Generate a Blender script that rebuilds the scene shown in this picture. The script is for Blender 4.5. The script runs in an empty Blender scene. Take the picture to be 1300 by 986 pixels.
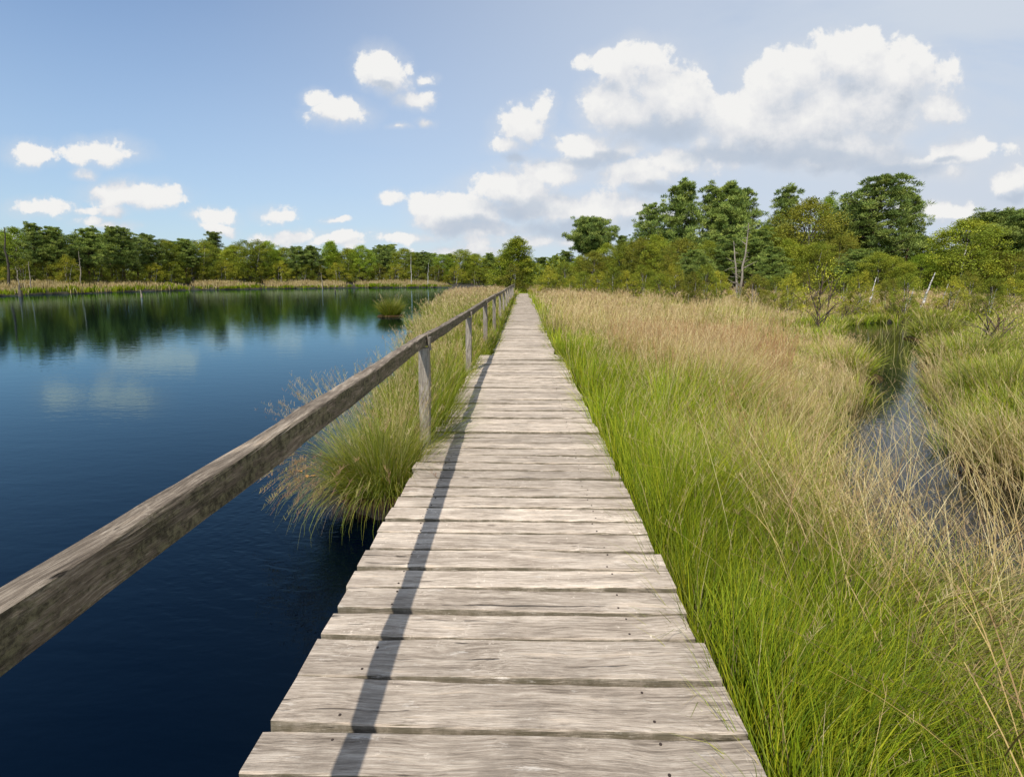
import bpy, math, random
import numpy as np
from mathutils import Vector
SEED = 7
random.seed(SEED); rng = np.random.default_rng(SEED)
C = bpy.context.scene.collection
SC = bpy.context.scene
WATER = -0.45
H = 1.55                       # camera height over the deck
F = 680.0                      # focal length in photo pixels (photo is 1300 wide)
PITCH = math.atan(94/F)
YAW = math.atan(14/F)

# ------------------------------------------------------------------ camera
cam = bpy.data.objects.new('camera', bpy.data.cameras.new('camera')); C.objects.link(cam)
cam.location = (0, 0, H); cam.rotation_euler = (math.pi/2-PITCH, 0, YAW)
cam.data.sensor_width = 36; cam.data.lens = 36*F/1300; cam.data.shift_y = -45/1300
cam.data.clip_start = 0.05; cam.data.clip_end = 20000
SC.camera = cam
R = cam.rotation_euler.to_matrix()
def ray(px, py):
    return R @ Vector(((px-650)/F, -(py-448)/F, -1))
def uw(px, py):
    d = ray(px, py); return d.x/d.y, d.z/d.y
def gp(px, py, z=WATER):
    d = ray(px, py); t = (z-H)/d.z; return d.x*t, d.y*t
def at(px, D):                 # ground x for a column px at distance D along the walk
    return uw(px, 354)[0]*D

# ------------------------------------------------------------------ tags
def tag(o, label=None, cat=None, group=None, kind=None):
    if label: o['label'] = label
    if cat: o['category'] = cat
    if group: o['group'] = group
    if kind: o['kind'] = kind
    return o
def empty(name, loc, rz=0):
    o = bpy.data.objects.new(name, None); C.objects.link(o)
    o.location = loc; o.rotation_euler = (0, 0, rz); o.empty_display_size = .3
    return o
def link(name, me, mat=None, parent=None):
    o = bpy.data.objects.new(name, me); C.objects.link(o)
    if mat is not None and not me.materials: me.materials.append(mat)
    if parent is not None: o.parent = parent
    return o
def np_mesh(name, V, Fq, col=None, smooth=False, sides=4):
    V = np.asarray(V, np.float32); Fq = np.asarray(Fq, np.int32)
    me = bpy.data.meshes.new(name)
    me.vertices.add(len(V)); me.vertices.foreach_set('co', V.ravel())
    n = len(Fq); me.loops.add(n*sides); me.loops.foreach_set('vertex_index', Fq.ravel())
    me.polygons.add(n); me.polygons.foreach_set('loop_start', np.arange(0, n*sides, sides, dtype=np.int32))
    me.polygons.foreach_set('loop_total', np.full(n, sides, np.int32))
    if smooth: me.polygons.foreach_set('use_smooth', np.ones(n, bool))
    me.update(calc_edges=True)
    if col is not None:
        a = me.attributes.new('tint', 'FLOAT_COLOR', 'POINT')
        cc = np.ones((len(V), 4), np.float32); cc[:, :3] = col; a.data.foreach_set('color', cc.ravel())
    return me

# ------------------------------------------------------------------ material helpers
class NT:
    def __init__(s, nt): s.nt = nt
    def n(s, t, **kw):
        nd = s.nt.nodes.new(t)
        ins = kw.pop('ins', {})
        for k, v in kw.items(): setattr(nd, k, v)
        for k, v in ins.items():
            if isinstance(v, bpy.types.NodeSocket): s.nt.links.new(v, nd.inputs[k])
            else: nd.inputs[k].default_value = v
        return nd
    def math(s, op, a, b=0.0, c=None, clamp=False):
        ins = {0: a, 1: b}
        if c is not None: ins[2] = c
        return s.n('ShaderNodeMath', operation=op, use_clamp=clamp, ins=ins).outputs[0]
    def vm(s, op, a, b=(0, 0, 0)):
        nd = s.n('ShaderNodeVectorMath', operation=op, ins={0: a, 1: b})
        return nd.outputs[1] if op in ('LENGTH', 'DOT_PRODUCT', 'DISTANCE') else nd.outputs[0]
    def noise(s, vec, scale, detail=4, rough=.55, dist=0, lac=2.0):
        return s.n('ShaderNodeTexNoise', ins={'Vector': vec, 'Scale': scale, 'Detail': detail, 'Roughness': rough, 'Distortion': dist, 'Lacunarity': lac}).outputs[0]
    def ramp(s, fac, stops, interp='LINEAR'):
        nd = s.n('ShaderNodeValToRGB', ins={0: fac}); cr = nd.color_ramp; cr.interpolation = interp
        while len(cr.elements) < len(stops): cr.elements.new(.5)
        for e, (p, c) in zip(cr.elements, stops):
            e.position = p; e.color = (c, c, c, 1) if isinstance(c, (int, float)) else (*c, 1)
        return nd.outputs[0]
    def mix(s, fac, a, b, blend='MIX'):
        nd = s.n('ShaderNodeMix', data_type='RGBA', blend_type=blend)
        for i, v in ((0, fac), (6, a), (7, b)):
            if isinstance(v, bpy.types.NodeSocket): s.nt.links.new(v, nd.inputs[i])
            else: nd.inputs[i].default_value = v if i == 0 or len(v) == 4 else (*v, 1)
        return nd.outputs[2]
    def smooth(s, v, a, b, lo=0.0, hi=1.0):
        return s.n('ShaderNodeMapRange', interpolation_type='SMOOTHSTEP', ins={0: v, 1: a, 2: b, 3: lo, 4: hi}).outputs[0]
def new_mat(name):
    m = bpy.data.materials.new(name); m.use_nodes = True
    m.node_tree.nodes.clear()
    t = NT(m.node_tree); out = t.n('ShaderNodeOutputMaterial')
    return m, t, out
def principled(t, out, **ins):
    p = t.n('ShaderNodeBsdfPrincipled', ins=ins); t.nt.links.new(p.outputs[0], out.inputs[0]); return p

def foliage_mat(name, trans=.35, vary=.25, rough=.6, hue=(1.2, 1.05, .3)):
    m, t, out = new_mat(name)
    col = t.n('ShaderNodeAttribute', attribute_name='tint').outputs['Color']
    rnd = t.n('ShaderNodeObjectInfo').outputs['Random']
    v = t.math('MULTIPLY_ADD', rnd, vary, 1-vary/2)
    c2 = t.vm('SCALE', col); c2.node.inputs['Scale'].default_value = 1; t.nt.links.new(v, c2.node.inputs['Scale'])
    d = t.n('ShaderNodeBsdfPrincipled', ins={'Base Color': c2, 'Roughness': rough, 'Specular IOR Level': .12})
    tc = t.mix(1.0, c2, (*hue, 1), 'MULTIPLY')
    tr = t.n('ShaderNodeBsdfTranslucent', ins={0: tc})
    mx = t.n('ShaderNodeMixShader', ins={0: trans, 1: d.outputs[0], 2: tr.outputs[0]})
    t.nt.links.new(mx.outputs[0], out.inputs[0]); return m
M_GRASS = foliage_mat('grass_blades', .3, .0, .55)
M_LEAF = foliage_mat('leaves', .3, .35, .6)
M_NEEDLE = foliage_mat('pine_needles', .15, .3, .6)

def wood_mat(name, dark, mid, light, moss=0.0, axis='X', grain=1.0, mottled=.35, edge=False):
    m, t, out = new_mat(name)
    co = t.n('ShaderNodeTexCoord').outputs['Object']
    rnd = t.n('ShaderNodeObjectInfo').outputs['Random']
    off = t.n('ShaderNodeCombineXYZ', ins={0: t.math('MULTIPLY', rnd, 37.0), 1: t.math('MULTIPLY', rnd, 91.0), 2: t.math('MULTIPLY', rnd, 13.0)}).outputs[0]
    p = t.vm('ADD', co, off)
    st = {'X': (1.6, 34, 34), 'Y': (34, 1.6, 34), 'Z': (34, 34, 1.6)}[axis]
    st2 = {'X': (.8, 9, 9), 'Y': (9, .8, 9), 'Z': (9, 9, .8)}[axis]
    warp = t.n('ShaderNodeTexNoise', ins={'Vector': p, 'Scale': 2.2, 'Detail': 2.0}).outputs['Color']
    pw = t.vm('ADD', p, t.vm('MULTIPLY', warp, {'X': (0, .07, .07), 'Y': (.07, 0, .07), 'Z': (.07, .07, 0)}[axis]))
    fine = t.noise(t.vm('MULTIPLY', pw, tuple(a*2.6 for a in st)), 1.0*grain, 7, .74)
    broad = t.noise(t.vm('MULTIPLY', pw, st2), 1.4*grain, 5, .6)
    crack = t.noise(t.vm('MULTIPLY', pw, tuple(a*.9 if a > 2 else a*.75 for a in st)), .8*grain, 3, .5, .3)
    ck = t.smooth(crack, .33, .27)
    blot = t.noise(p, 3.3, 6, .65)
    spk = t.noise(p, 38, 4, .7)
    base = t.ramp(t.math('MULTIPLY_ADD', fine, .62, t.math('MULTIPLY', broad, .38)), [(.36, dark), (.5, mid), (.62, light)])
    base = t.mix(t.smooth(blot, .45, .75, 0, mottled), base, (*[c*.52 for c in mid], 1))
    base = t.mix(t.math('MULTIPLY', t.smooth(spk, .56, .7), t.smooth(blot, .5, .35, 0, .75)), base, tuple(min(1, c*1.32) for c in light))
    base = t.mix(t.smooth(broad, .57, .7, 0, .35), base, (light[0]*.98, light[1]*.86, light[2]*.74))
    # rare knots
    vor = t.n('ShaderNodeTexVoronoi', ins={'Vector': t.vm('MULTIPLY', p, {'X': (1, 2.4, 2.4), 'Y': (2.4, 1, 2.4), 'Z': (2.4, 2.4, 1)}[axis]), 'Scale': 1.3, 'Randomness': 1.0}).outputs['Distance']
    kn = t.smooth(t.math('ADD', vor, t.math('MULTIPLY', fine, .05)), .085, .045, 0, .6)
    base = t.mix(kn, base, (.07, .05, .035))
    base = t.mix(t.math('MULTIPLY', ck, .8), base, tuple(c*.28 for c in dark))
    br = t.math('MULTIPLY_ADD', rnd, .38, .78)
    base = t.mix(1.0, base, t.n('ShaderNodeCombineColor', ins={0: br, 1: br, 2: br}).outputs[0], 'MULTIPLY')
    if edge:                                     # sawn sides mixed to a darker, patchy olive brown than the top
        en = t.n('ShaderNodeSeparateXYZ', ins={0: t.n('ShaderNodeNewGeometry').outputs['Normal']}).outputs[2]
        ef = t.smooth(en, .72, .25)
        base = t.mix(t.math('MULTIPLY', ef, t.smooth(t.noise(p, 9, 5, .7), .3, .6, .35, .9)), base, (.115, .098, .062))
        wear = t.noise(t.vm('MULTIPLY', p, (1.2, 5, 5)), 5.5, 7, .75)
        base = t.mix(t.smooth(wear, .56, .70, 0, .55), base, (.13, .105, .082))
        base = t.mix(t.smooth(wear, .42, .30, 0, .5), base, (.72, .66, .58))
    if moss:
        g = t.n('ShaderNodeNewGeometry').outputs['Normal']
        side = t.smooth(t.math('ABSOLUTE', t.n('ShaderNodeSeparateXYZ', ins={0: g}).outputs[2]), .75, .35)
        mn = t.noise(t.vm('MULTIPLY', p, {'X': (1, 4, 4), 'Y': (4, 1, 4), 'Z': (4, 4, 1)}[axis]), 4.5, 8, .78)
        mcol = t.mix(t.smooth(t.noise(p, 45, 6, .75), .4, .62), (.022, .022, .009), (.17, .16, .085))
        base = t.mix(t.math('MULTIPLY', side, t.smooth(mn, .42, .54, .15*moss, moss)), base, mcol)
        dk = t.noise(t.vm('MULTIPLY', p, {'X': (.5, 8, 8), 'Y': (8, .5, 8), 'Z': (8, 8, .5)}[axis]), 3.0, 7, .72)
        base = t.mix(t.math('MULTIPLY', side, t.smooth(dk, .53, .66, 0, .75*moss)), base, (.016, .014, .010))
    hgt = t.math('MULTIPLY_ADD', fine, .8, t.math('MULTIPLY', ck, -1.1))
    bump = t.n('ShaderNodeBump', ins={'Strength': .85, 'Distance': .008, 'Height': hgt})
    pr = principled(t, out, **{'Base Color': base, 'Roughness': .85, 'Specular IOR Level': .2, 'Normal': bump.outputs[0]})
    return m
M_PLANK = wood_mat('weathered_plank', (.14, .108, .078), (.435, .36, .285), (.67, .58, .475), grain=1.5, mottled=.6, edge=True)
M_RAIL = wood_mat('weathered_rail', (.04, .031, .022), (.17, .135, .10), (.40, .335, .26), grain=2.2, moss=.8, axis='Y', mottled=.4)
M_POST = wood_mat('weathered_post', (.10, .085, .07), (.27, .235, .20), (.43, .39, .34), moss=.3, axis='Z')
M_BEAM = wood_mat('dark_beam', (.03, .025, .02), (.07, .055, .04), (.12, .10, .08), axis='Y')
M_SNAG = wood_mat('silver_dead_wood', (.09, .075, .055), (.22, .19, .15), (.36, .32, .26), axis='Z')
M_SNAGD = wood_mat('dark_dead_wood', (.02, .017, .013), (.06, .05, .04), (.12, .10, .08), axis='Z')
M_BARKP = wood_mat('pine_bark', (.04, .025, .018), (.12, .075, .05), (.22, .14, .09), axis='Z')
def simple_mat(name, col, rough=.8):
    m, t, out = new_mat(name)
    n = t.noise(t.n('ShaderNodeTexCoord').outputs['Object'], 20, 4)
    principled(t, out, **{'Base Color': t.mix(n, tuple(c*.6 for c in col), tuple(c*1.4 for c in col)), 'Roughness': rough}); return m
M_ROOT = simple_mat('tussock_root', (.018, .012, .007))
M_TWIG = simple_mat('twig_bark', (.07, .05, .035))
M_NAIL = simple_mat('rusted_iron', (.03, .018, .012))
M_LEAFORANGE = simple_mat('fallen_leaf', (.55, .25, .05))
def birch_mat():
    m, t, out = new_mat('birch_bark')
    co = t.n('ShaderNodeTexCoord').outputs['Object']
    n = t.noise(t.vm('MULTIPLY', co, (2, 2, 9)), 1.6, 5, .6)
    principled(t, out, **{'Base Color': t.ramp(n, [(.40, (.06, .05, .045)), (.50, (.42, .40, .37)), (.7, (.62, .60, .56))]), 'Roughness': .7}); return m
M_BIRCH = birch_mat()

# ------------------------------------------------------------------ light and sky
SUNV = Vector((-.28, -.86, 1.0)).normalized()
sun = bpy.data.objects.new('sun', bpy.data.lights.new('sun', 'SUN')); C.objects.link(sun)
sun.data.energy = 4.2; sun.data.angle = math.radians(.53); sun.data.color = (1, .94, .85)
sun.rotation_euler = SUNV.to_track_quat('Z', 'Y').to_euler()
W = bpy.data.worlds.new('World'); SC.world = W; W.use_nodes = True; W.node_tree.nodes.clear()
wt = NT(W.node_tree)
sky = wt.n('ShaderNodeTexSky', sky_type='NISHITA', sun_disc=False)
sky.sun_elevation = math.asin(SUNV.z); sky.sun_rotation = math.atan2(SUNV.x, SUNV.y)
sky.altitude = 0; sky.air_density = 1.0; sky.dust_density = .6; sky.ozone_density = 1.6
# cumulus: (column, row, half width, half height) of each puff, all turned into directions
CL = [(482, 84, 36, 27), (497, 100, 28, 20), (437, 145, 33, 19), (407, 122, 13, 10), (520, 126, 21, 13), (540, 98, 12, 6), (536, 158, 10, 5), (504, 163, 10, 4),
      (35, 192, 36, 17), (128, 193, 46, 17), (108, 220, 15, 7), (165, 246, 60, 17), (55, 264, 46, 10), (110,268,14,6), (145, 268, 18, 6), (275, 274, 26, 11), (340, 269, 24, 8), (280, 291, 18, 7), (365, 298, 38, 9), (118, 280, 20, 5), (150, 284, 26, 5), (430, 305, 40, 9), (425, 280, 14, 4),
      (660, 158, 34, 24), (690, 140, 13, 20), (645, 182, 24, 14), (500, 250, 14, 7), (440, 300, 30, 7), (520, 300, 50, 9), (600,318,60,8), (5, 300, 40, 6),
      (820, 68, 42, 24), (770, 76, 34, 16), (830, 112, 62, 46), (790, 135, 58, 42), (860, 130, 48, 42), (745, 185, 42, 24), (790, 190, 38, 16),
      (1000, 110, 70, 46), (1080, 82, 62, 36), (1140, 92, 62, 44), (1030, 145, 120, 62), (960, 160, 80, 50), (1110, 130, 85, 56), (1190, 130, 24, 24), (930, 190, 50, 26), (1030,190,110,30),
      (700, 222, 68, 24), (650, 245, 70, 24), (800, 222, 60, 20), (590, 268, 60, 24), (560, 280, 40, 14), (700, 262, 110, 22), (850, 205, 60, 18), (620, 290, 80, 14), (760, 270, 90, 22), (680, 305, 90, 12),
      (1215, 190, 42, 20), (1200, 222, 30, 11), (1160, 205, 50, 10), (1292, 190, 24, 14), (1290, 225, 26, 18), (1290, 270, 14, 6), (1190, 272, 55, 11)]
g = bpy.data.node_groups.new('cloud_field', 'ShaderNodeTree')
g.interface.new_socket('P', in_out='INPUT', socket_type='NodeSocketVector'); g.interface.new_socket('Field', in_out='OUTPUT', socket_type='NodeSocketFloat'); g.interface.new_socket('Broad', in_out='OUTPUT', socket_type='NodeSocketFloat')
gt = NT(g); gi = gt.n('NodeGroupInput'); go_ = gt.n('NodeGroupOutput')
P0 = gi.outputs[0]
wv = gt.n('ShaderNodeTexNoise', ins={'Vector': P0, 'Scale': 6.0, 'Detail': 5.0, 'Roughness': .6}).outputs['Color']
P1 = gt.vm('ADD', P0, gt.vm('MULTIPLY', gt.vm('SUBTRACT', wv, (.5, .5, .5)), (.09, .06, 0)))
acc = None
for cx, cy, rx, ry in CL:
    u0, w0 = uw(cx, cy); u1, _ = uw(cx+rx, cy); _, w1 = uw(cx, cy-ry)
    rx_, ry_ = abs(u1-u0)*1.12, abs(w1-w0)*1.12
    d = gt.vm('LENGTH', gt.vm('MULTIPLY', gt.vm('SUBTRACT', P1, (u0, w0, 0)), (1/rx_, 1/ry_, 0)))
    sz = min(1, .30+ry/52)                          # small puffs stay thin
    v = gt.math('MULTIPLY_ADD', d, -sz, sz)
    acc = v if acc is None else gt.math('SMOOTH_MAX', acc, v, .10)
nz = gt.noise(P0, 11.0, 8, .64, .1)
vo = gt.n('ShaderNodeTexVoronoi', feature='SMOOTH_F1', ins={'Vector': P1, 'Scale': 17.0, 'Smoothness': .35, 'Randomness': 1.0}).outputs['Distance']
n3 = gt.noise(P0, 34.0, 6, .62, .2)
fld = gt.math('ADD', gt.math('ADD', acc, gt.math('MULTIPLY_ADD', n3, .75, -.375)), gt.math('MULTIPLY_ADD', nz, 1.35, -.66))
fld = gt.math('ADD', fld, gt.math('MULTIPLY_ADD', vo, -.50, .27))
gt.nt.links.new(fld, go_.inputs[0]); gt.nt.links.new(gt.math('ADD', acc, gt.math('MULTIPLY_ADD', nz, .8, -.4)), go_.inputs[1])
dirv = wt.n('ShaderNodeTexCoord').outputs['Generated']
sx = wt.n('ShaderNodeSeparateXYZ', ins={0: dirv})
yy = wt.math('MAXIMUM', sx.outputs[1], .04)
up = wt.math('ABSOLUTE', sx.outputs[2])
P = wt.n('ShaderNodeCombineXYZ', ins={0: wt.math('DIVIDE', sx.outputs[0], yy), 1: wt.math('DIVIDE', up, yy), 2: 0.0}).outputs[0]
def field(off):
    nd = wt.n('ShaderNodeGroup'); nd.node_tree = g
    wt.nt.links.new(wt.vm('ADD', P, off) if off else P, nd.inputs[0]); return nd.outputs[0] if off else nd
n0 = field(None); f0, broad = n0.outputs[0], n0.outputs[1]; f1 = field((-.010, .042, 0))
dens = wt.smooth(wt.math('DIVIDE', f0, wt.math('MAXIMUM', wt.math('MINIMUM', wt.math('MULTIPLY_ADD', wt.math('SUBTRACT', f0, f1), -.60, .46), .66), .22)), -.02, 1.0)
dens = wt.math('MULTIPLY', dens, wt.smooth(sx.outputs[1], .05, .2))
relief = wt.math('MULTIPLY_ADD', wt.math('SUBTRACT', f0, f1), .85, .56)
lit = relief
lit = wt.math('SUBTRACT', lit, wt.math('MULTIPLY', wt.smooth(f0, .25, .9), .10), clamp=True)
CS = 6.3
ccol = wt.ramp(lit, [(.0, (.54*CS, .61*CS, .72*CS)), (.34, (.76*CS, .80*CS, .865*CS)), (.62, (.91*CS, .92*CS, .945*CS)), (.95, (1.04*CS, 1.035*CS, 1.02*CS))])
# thin high veil, thicker towards the right, and pale air low down
veil = wt.noise(wt.vm('MULTIPLY', P, (.55, 2.0, 1)), 2.2, 6, .55, .4)
right = wt.smooth(wt.n('ShaderNodeSeparateXYZ', ins={0: P}).outputs[0], -.88, .80)
vfac = wt.math('MULTIPLY', wt.math('MULTIPLY_ADD', right, .98, .02), wt.smooth(veil, .0, .5))
low = wt.smooth(up, .60, .0, 0, .56)
skyc = wt.mix(1.0, sky.outputs[0], (.90, 1.04, 1.17, 1), 'MULTIPLY')
c = wt.mix(low, skyc, (.56*CS, .695*CS, .85*CS))
c = wt.mix(vfac, c, (.715*CS, .79*CS, .90*CS))
halo = wt.math('MULTIPLY', wt.smooth(broad, -.38, .55, 0, .60), wt.smooth(sx.outputs[1], .05, .2))
cc_ = wt.mix(halo, c, (.80*CS, .835*CS, .895*CS))
cc_ = wt.mix(dens, cc_, ccol)
# grey-blue undersides of the larger clouds
us_ = None
Pn = wt.vm('ADD', P, wt.vm('MULTIPLY', wt.vm('SUBTRACT', wt.n('ShaderNodeTexNoise', ins={'Vector': P, 'Scale': 7.0, 'Detail': 7.0, 'Roughness': .6}).outputs['Color'], (.5, .5, .5)), (.22, .09, 0)))
for cx, cy, rx, ry in [(1045, 203, 135, 22), (1140, 214, 90, 16), (845, 163, 75, 20), (930, 200, 70, 14), (660, 268, 60, 15), (600, 288, 60, 12), (745, 203, 50, 11), (830, 240, 50, 12), (655, 196, 24, 10), (482, 108, 26, 7), (1205, 207, 36, 8), (1290, 244, 24, 8), (730, 290, 90, 12)]:
    u0, w0 = uw(cx, cy); u1, _ = uw(cx+rx, cy); _, w1 = uw(cx, cy-ry)
    v = wt.math('SUBTRACT', 1.0, wt.vm('LENGTH', wt.vm('MULTIPLY', wt.vm('SUBTRACT', Pn, (u0, w0, 0)), (1/abs(u1-u0), 1/abs(w1-w0), 0))))
    us_ = v if us_ is None else wt.math('MAXIMUM', us_, v)
cc_ = wt.mix(wt.smooth(us_, -.15, .75, 0, .78), cc_, (.56*CS, .645*CS, .77*CS))
bg0 = wt.n('ShaderNodeBackground', ins={0: c, 1: .1}); bg1 = wt.n('ShaderNodeBackground', ins={0: cc_, 1: .1})
sp = wt.n('ShaderNodeSeparateXYZ', ins={0: P})           # the part of the sky that holds clouds at all
inside = wt.math('MULTIPLY', wt.math('MULTIPLY', wt.math('LESS_THAN', wt.math('ABSOLUTE', sp.outputs[0]), 1.25), wt.math('LESS_THAN', sp.outputs[1], .60)), wt.math('GREATER_THAN', sx.outputs[1], .1))
ms = wt.n('ShaderNodeMixShader', ins={0: inside, 1: bg0.outputs[0], 2: bg1.outputs[0]})
wo = wt.n('ShaderNodeOutputWorld'); wt.nt.links.new(ms.outputs[0], wo.inputs[0])
W.cycles.sampling_method = 'MANUAL'; W.cycles.sample_map_resolution = 512
SC.view_settings.view_transform = 'Standard'; SC.view_settings.look = 'None'; SC.view_settings.gamma = 1; SC.view_settings.exposure = .45

# ------------------------------------------------------------------ ground plan
LAKE = [(-.45, -30), (-.45, 4.05), (-1.1, 4.5), (-1.75, 5.4), (-1.9, 7), (-2.2, 10), (-2.7, 14), (-3.5, 20), (-4.8, 30), (-6.3, 45), (-8.2, 62), (-11.5, 85), (-15.5, 112), (-17, 128),
        (at(555, 126), 126), (at(500, 122), 122), (at(450, 120), 120), (at(400, 113), 113), (at(340, 108), 108), (at(300, 101), 101), (at(250, 97), 97), (at(200, 87), 87), (at(150, 81), 81), (at(100, 72), 72), (at(50, 68), 68), (at(0, 61), 61),
        (-72, 52), (-95, 35), (-100, -20), (-60, -60), (-.45, -60)]
POOLPX = [(1290, 830), (1140, 770), (1040, 700), (1015, 620), (1045, 545), (1070, 500), (1072, 470), (1062, 450), (1050, 430), (1060, 413), (1130, 409), (1262, 411), (1235, 428), (1200, 444), (1205, 464), (1212, 500), (1228, 540), (1262, 590), (1310, 625), (1420, 650), (1600, 700), (1500, 800)]
POOL = [gp(x, y) for x, y in POOLPX]
def poly_sd(px, py, poly):      # signed distance, positive inside
    P_ = np.array(poly, float); Q = np.roll(P_, -1, 0)
    d = np.full(px.shape, 1e9); ins = np.zeros(px.shape, bool)
    for (ax, ay), (bx, by) in zip(P_, Q):
        ex, ey = bx-ax, by-ay; t = np.clip(((px-ax)*ex+(py-ay)*ey)/(ex*ex+ey*ey+1e-9), 0, 1)
        d = np.minimum(d, np.hypot(px-ax-t*ex, py-ay-t*ey))
        cr = ((ay > py) != (by > py)) & (px < (bx-ax)*(py-ay)/((by-ay) if by != ay else 1e-9)+ax)
        ins ^= cr
    return np.where(ins, d, -d)
_wv = [(rng.uniform(.15, 2.2), rng.uniform(0, 2*math.pi), rng.uniform(0, 6.28)) for _ in range(18)]
def vnoise(x, y, s=1.0):
    r = 0
    for k, a, ph in _wv: r = r+np.sin((x*math.cos(a)+y*math.sin(a))*k*s*2+ph)/math.sqrt(k+.3)
    return r/6
def sd_water(x, y):
    wob = vnoise(x, y, 1.0)*.16*np.clip(np.abs(y)/6, .3, 4)
    near = (np.abs(x) < 1.2) & (y < 3.6)
    wob = np.where(near, 0, wob)
    return np.maximum(poly_sd(x, y, LAKE)+wob, poly_sd(x, y, POOL)+wob*.5)
def smoothstep0(x, a, b): t_ = np.clip((x-a)/(b-a), 0, 1); return t_*t_*(3-2*t_)
def ground_z(x, y):
    s = sd_water(x, y)
    farl = smoothstep0(-x, 6, 30)*smoothstep0(np.hypot(x, y), 40, 60)
    land = WATER+.03+.16*np.clip(-s/.35, 0, 1)+(.10+.75*farl)*np.clip(-s/9, 0, 1)+.03*vnoise(x, y, 1.4)
    bed = WATER-.08-1.1*np.clip(s/2.5, 0, 1)
    return np.where(s < 0, land, bed)
rings = np.concatenate([[0.0], np.geomspace(.5, 4000, 330)]); NA = 420
ang = np.linspace(0, 2*math.pi, NA, endpoint=False)
GX = (rings[:, None]*np.sin(ang)).ravel(); GY = (rings[:, None]*np.cos(ang)).ravel()
GZ = ground_z(GX, GY)
V = np.stack([GX, GY, GZ], 1)
i = np.arange(len(rings)-1)[:, None]*NA; j = np.arange(NA)[None]; j2 = (j+1) % NA
Fq = np.stack([i+j, i+j2, i+NA+j2, i+NA+j], -1).reshape(-1, 4)
gm, t, out = new_mat('peat_ground')
co = t.n('ShaderNodeTexCoord').outputs['Object']
n1 = t.noise(co, 1.3, 6); n2 = t.noise(co, 14, 5)
base = t.mix(t.smooth(n1, .35, .65), (.013, .009, .006), (.034, .032, .011))
base = t.mix(t.smooth(n2, .5, .75), base, (.05, .036, .02))
principled(t, out, **{'Base Color': base, 'Roughness': .95, 'Normal': t.n('ShaderNodeBump', ins={'Strength': .8, 'Distance': .04, 'Height': n2}).outputs[0]})
tag(link('ground', np_mesh('ground', V, Fq[:, ::-1], smooth=True), gm), kind='structure')

def water_mat(name, deep, s1=1.0, amp=1.0, tint=(.57, .85, 1, 1)):
    m, t, out = new_mat(name)
    co = t.n('ShaderNodeTexCoord').outputs['Object']
    a = t.noise(t.vm('MULTIPLY', co, (.55, 1.5, 1)), 2.6*s1, 3, .5, .3)
    b = t.noise(t.vm('MULTIPLY', co, (.8, 1.6, 1)), 9*s1, 2, .5, .2)
    big = t.noise(t.vm('MULTIPLY', co, (.03, .09, 1)), 1.0, 3)
    # ring ripples where the overhanging tussock moves in the breeze
    dd = t.vm('DISTANCE', co, (-1.35, 4.35, 0))
    dn = t.math('MULTIPLY_ADD', b, .25, dd)
    rip = t.math('MULTIPLY', t.math('SINE', t.math('MULTIPLY', dn, 42.0)), t.smooth(dd, 2.3, .5, 0, .16))
    h = t.math('ADD', t.math('MULTIPLY', a, t.smooth(big, .3, .7, .5, 1.1)), t.math('MULTIPLY', b, .28))
    h = t.math('ADD', h, rip)
    bump = t.n('ShaderNodeBump', ins={'Strength': 1.0, 'Distance': .0036*amp, 'Height': h})
    fr = t.n('ShaderNodeFresnel', ins={'IOR': 1.305, 'Normal': bump.outputs[0]})
    df = t.n('ShaderNodeBsdfDiffuse', ins={0: (*deep, 1)})
    gl = t.n('ShaderNodeBsdfGlossy', ins={'Color': tint, 'Roughness': .02, 'Normal': bump.outputs[0]})
    mx = t.n('ShaderNodeMixShader', ins={0: fr.outputs[0], 1: df.outputs[0], 2: gl.outputs[0]}); t.nt.links.new(mx.outputs[0], out.inputs[0])
    return m
def sheet(name, pts, z, mat):
    me = bpy.data.meshes.new(name); me.from_pydata([(x, y, z) for x, y in pts], [], [tuple(range(len(pts)))]); me.update()
    return link(name, me, mat)
tag(sheet('lake_water', [(-150, -90), (-.2, -90), (-.2, 8), (-.4, 180), (-150, 180)], WATER, water_mat('lake_surface', (.0001, .0014, .0045))), kind='structure')
tag(sheet('pool_water', [(1.2, -6), (60, -6), (60, 70), (1.2, 70)], WATER+.004, water_mat('pool_surface', (.006, .005, .004), 1.5, .8, (.9, .96, 1, 1))), kind='structure')

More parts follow.
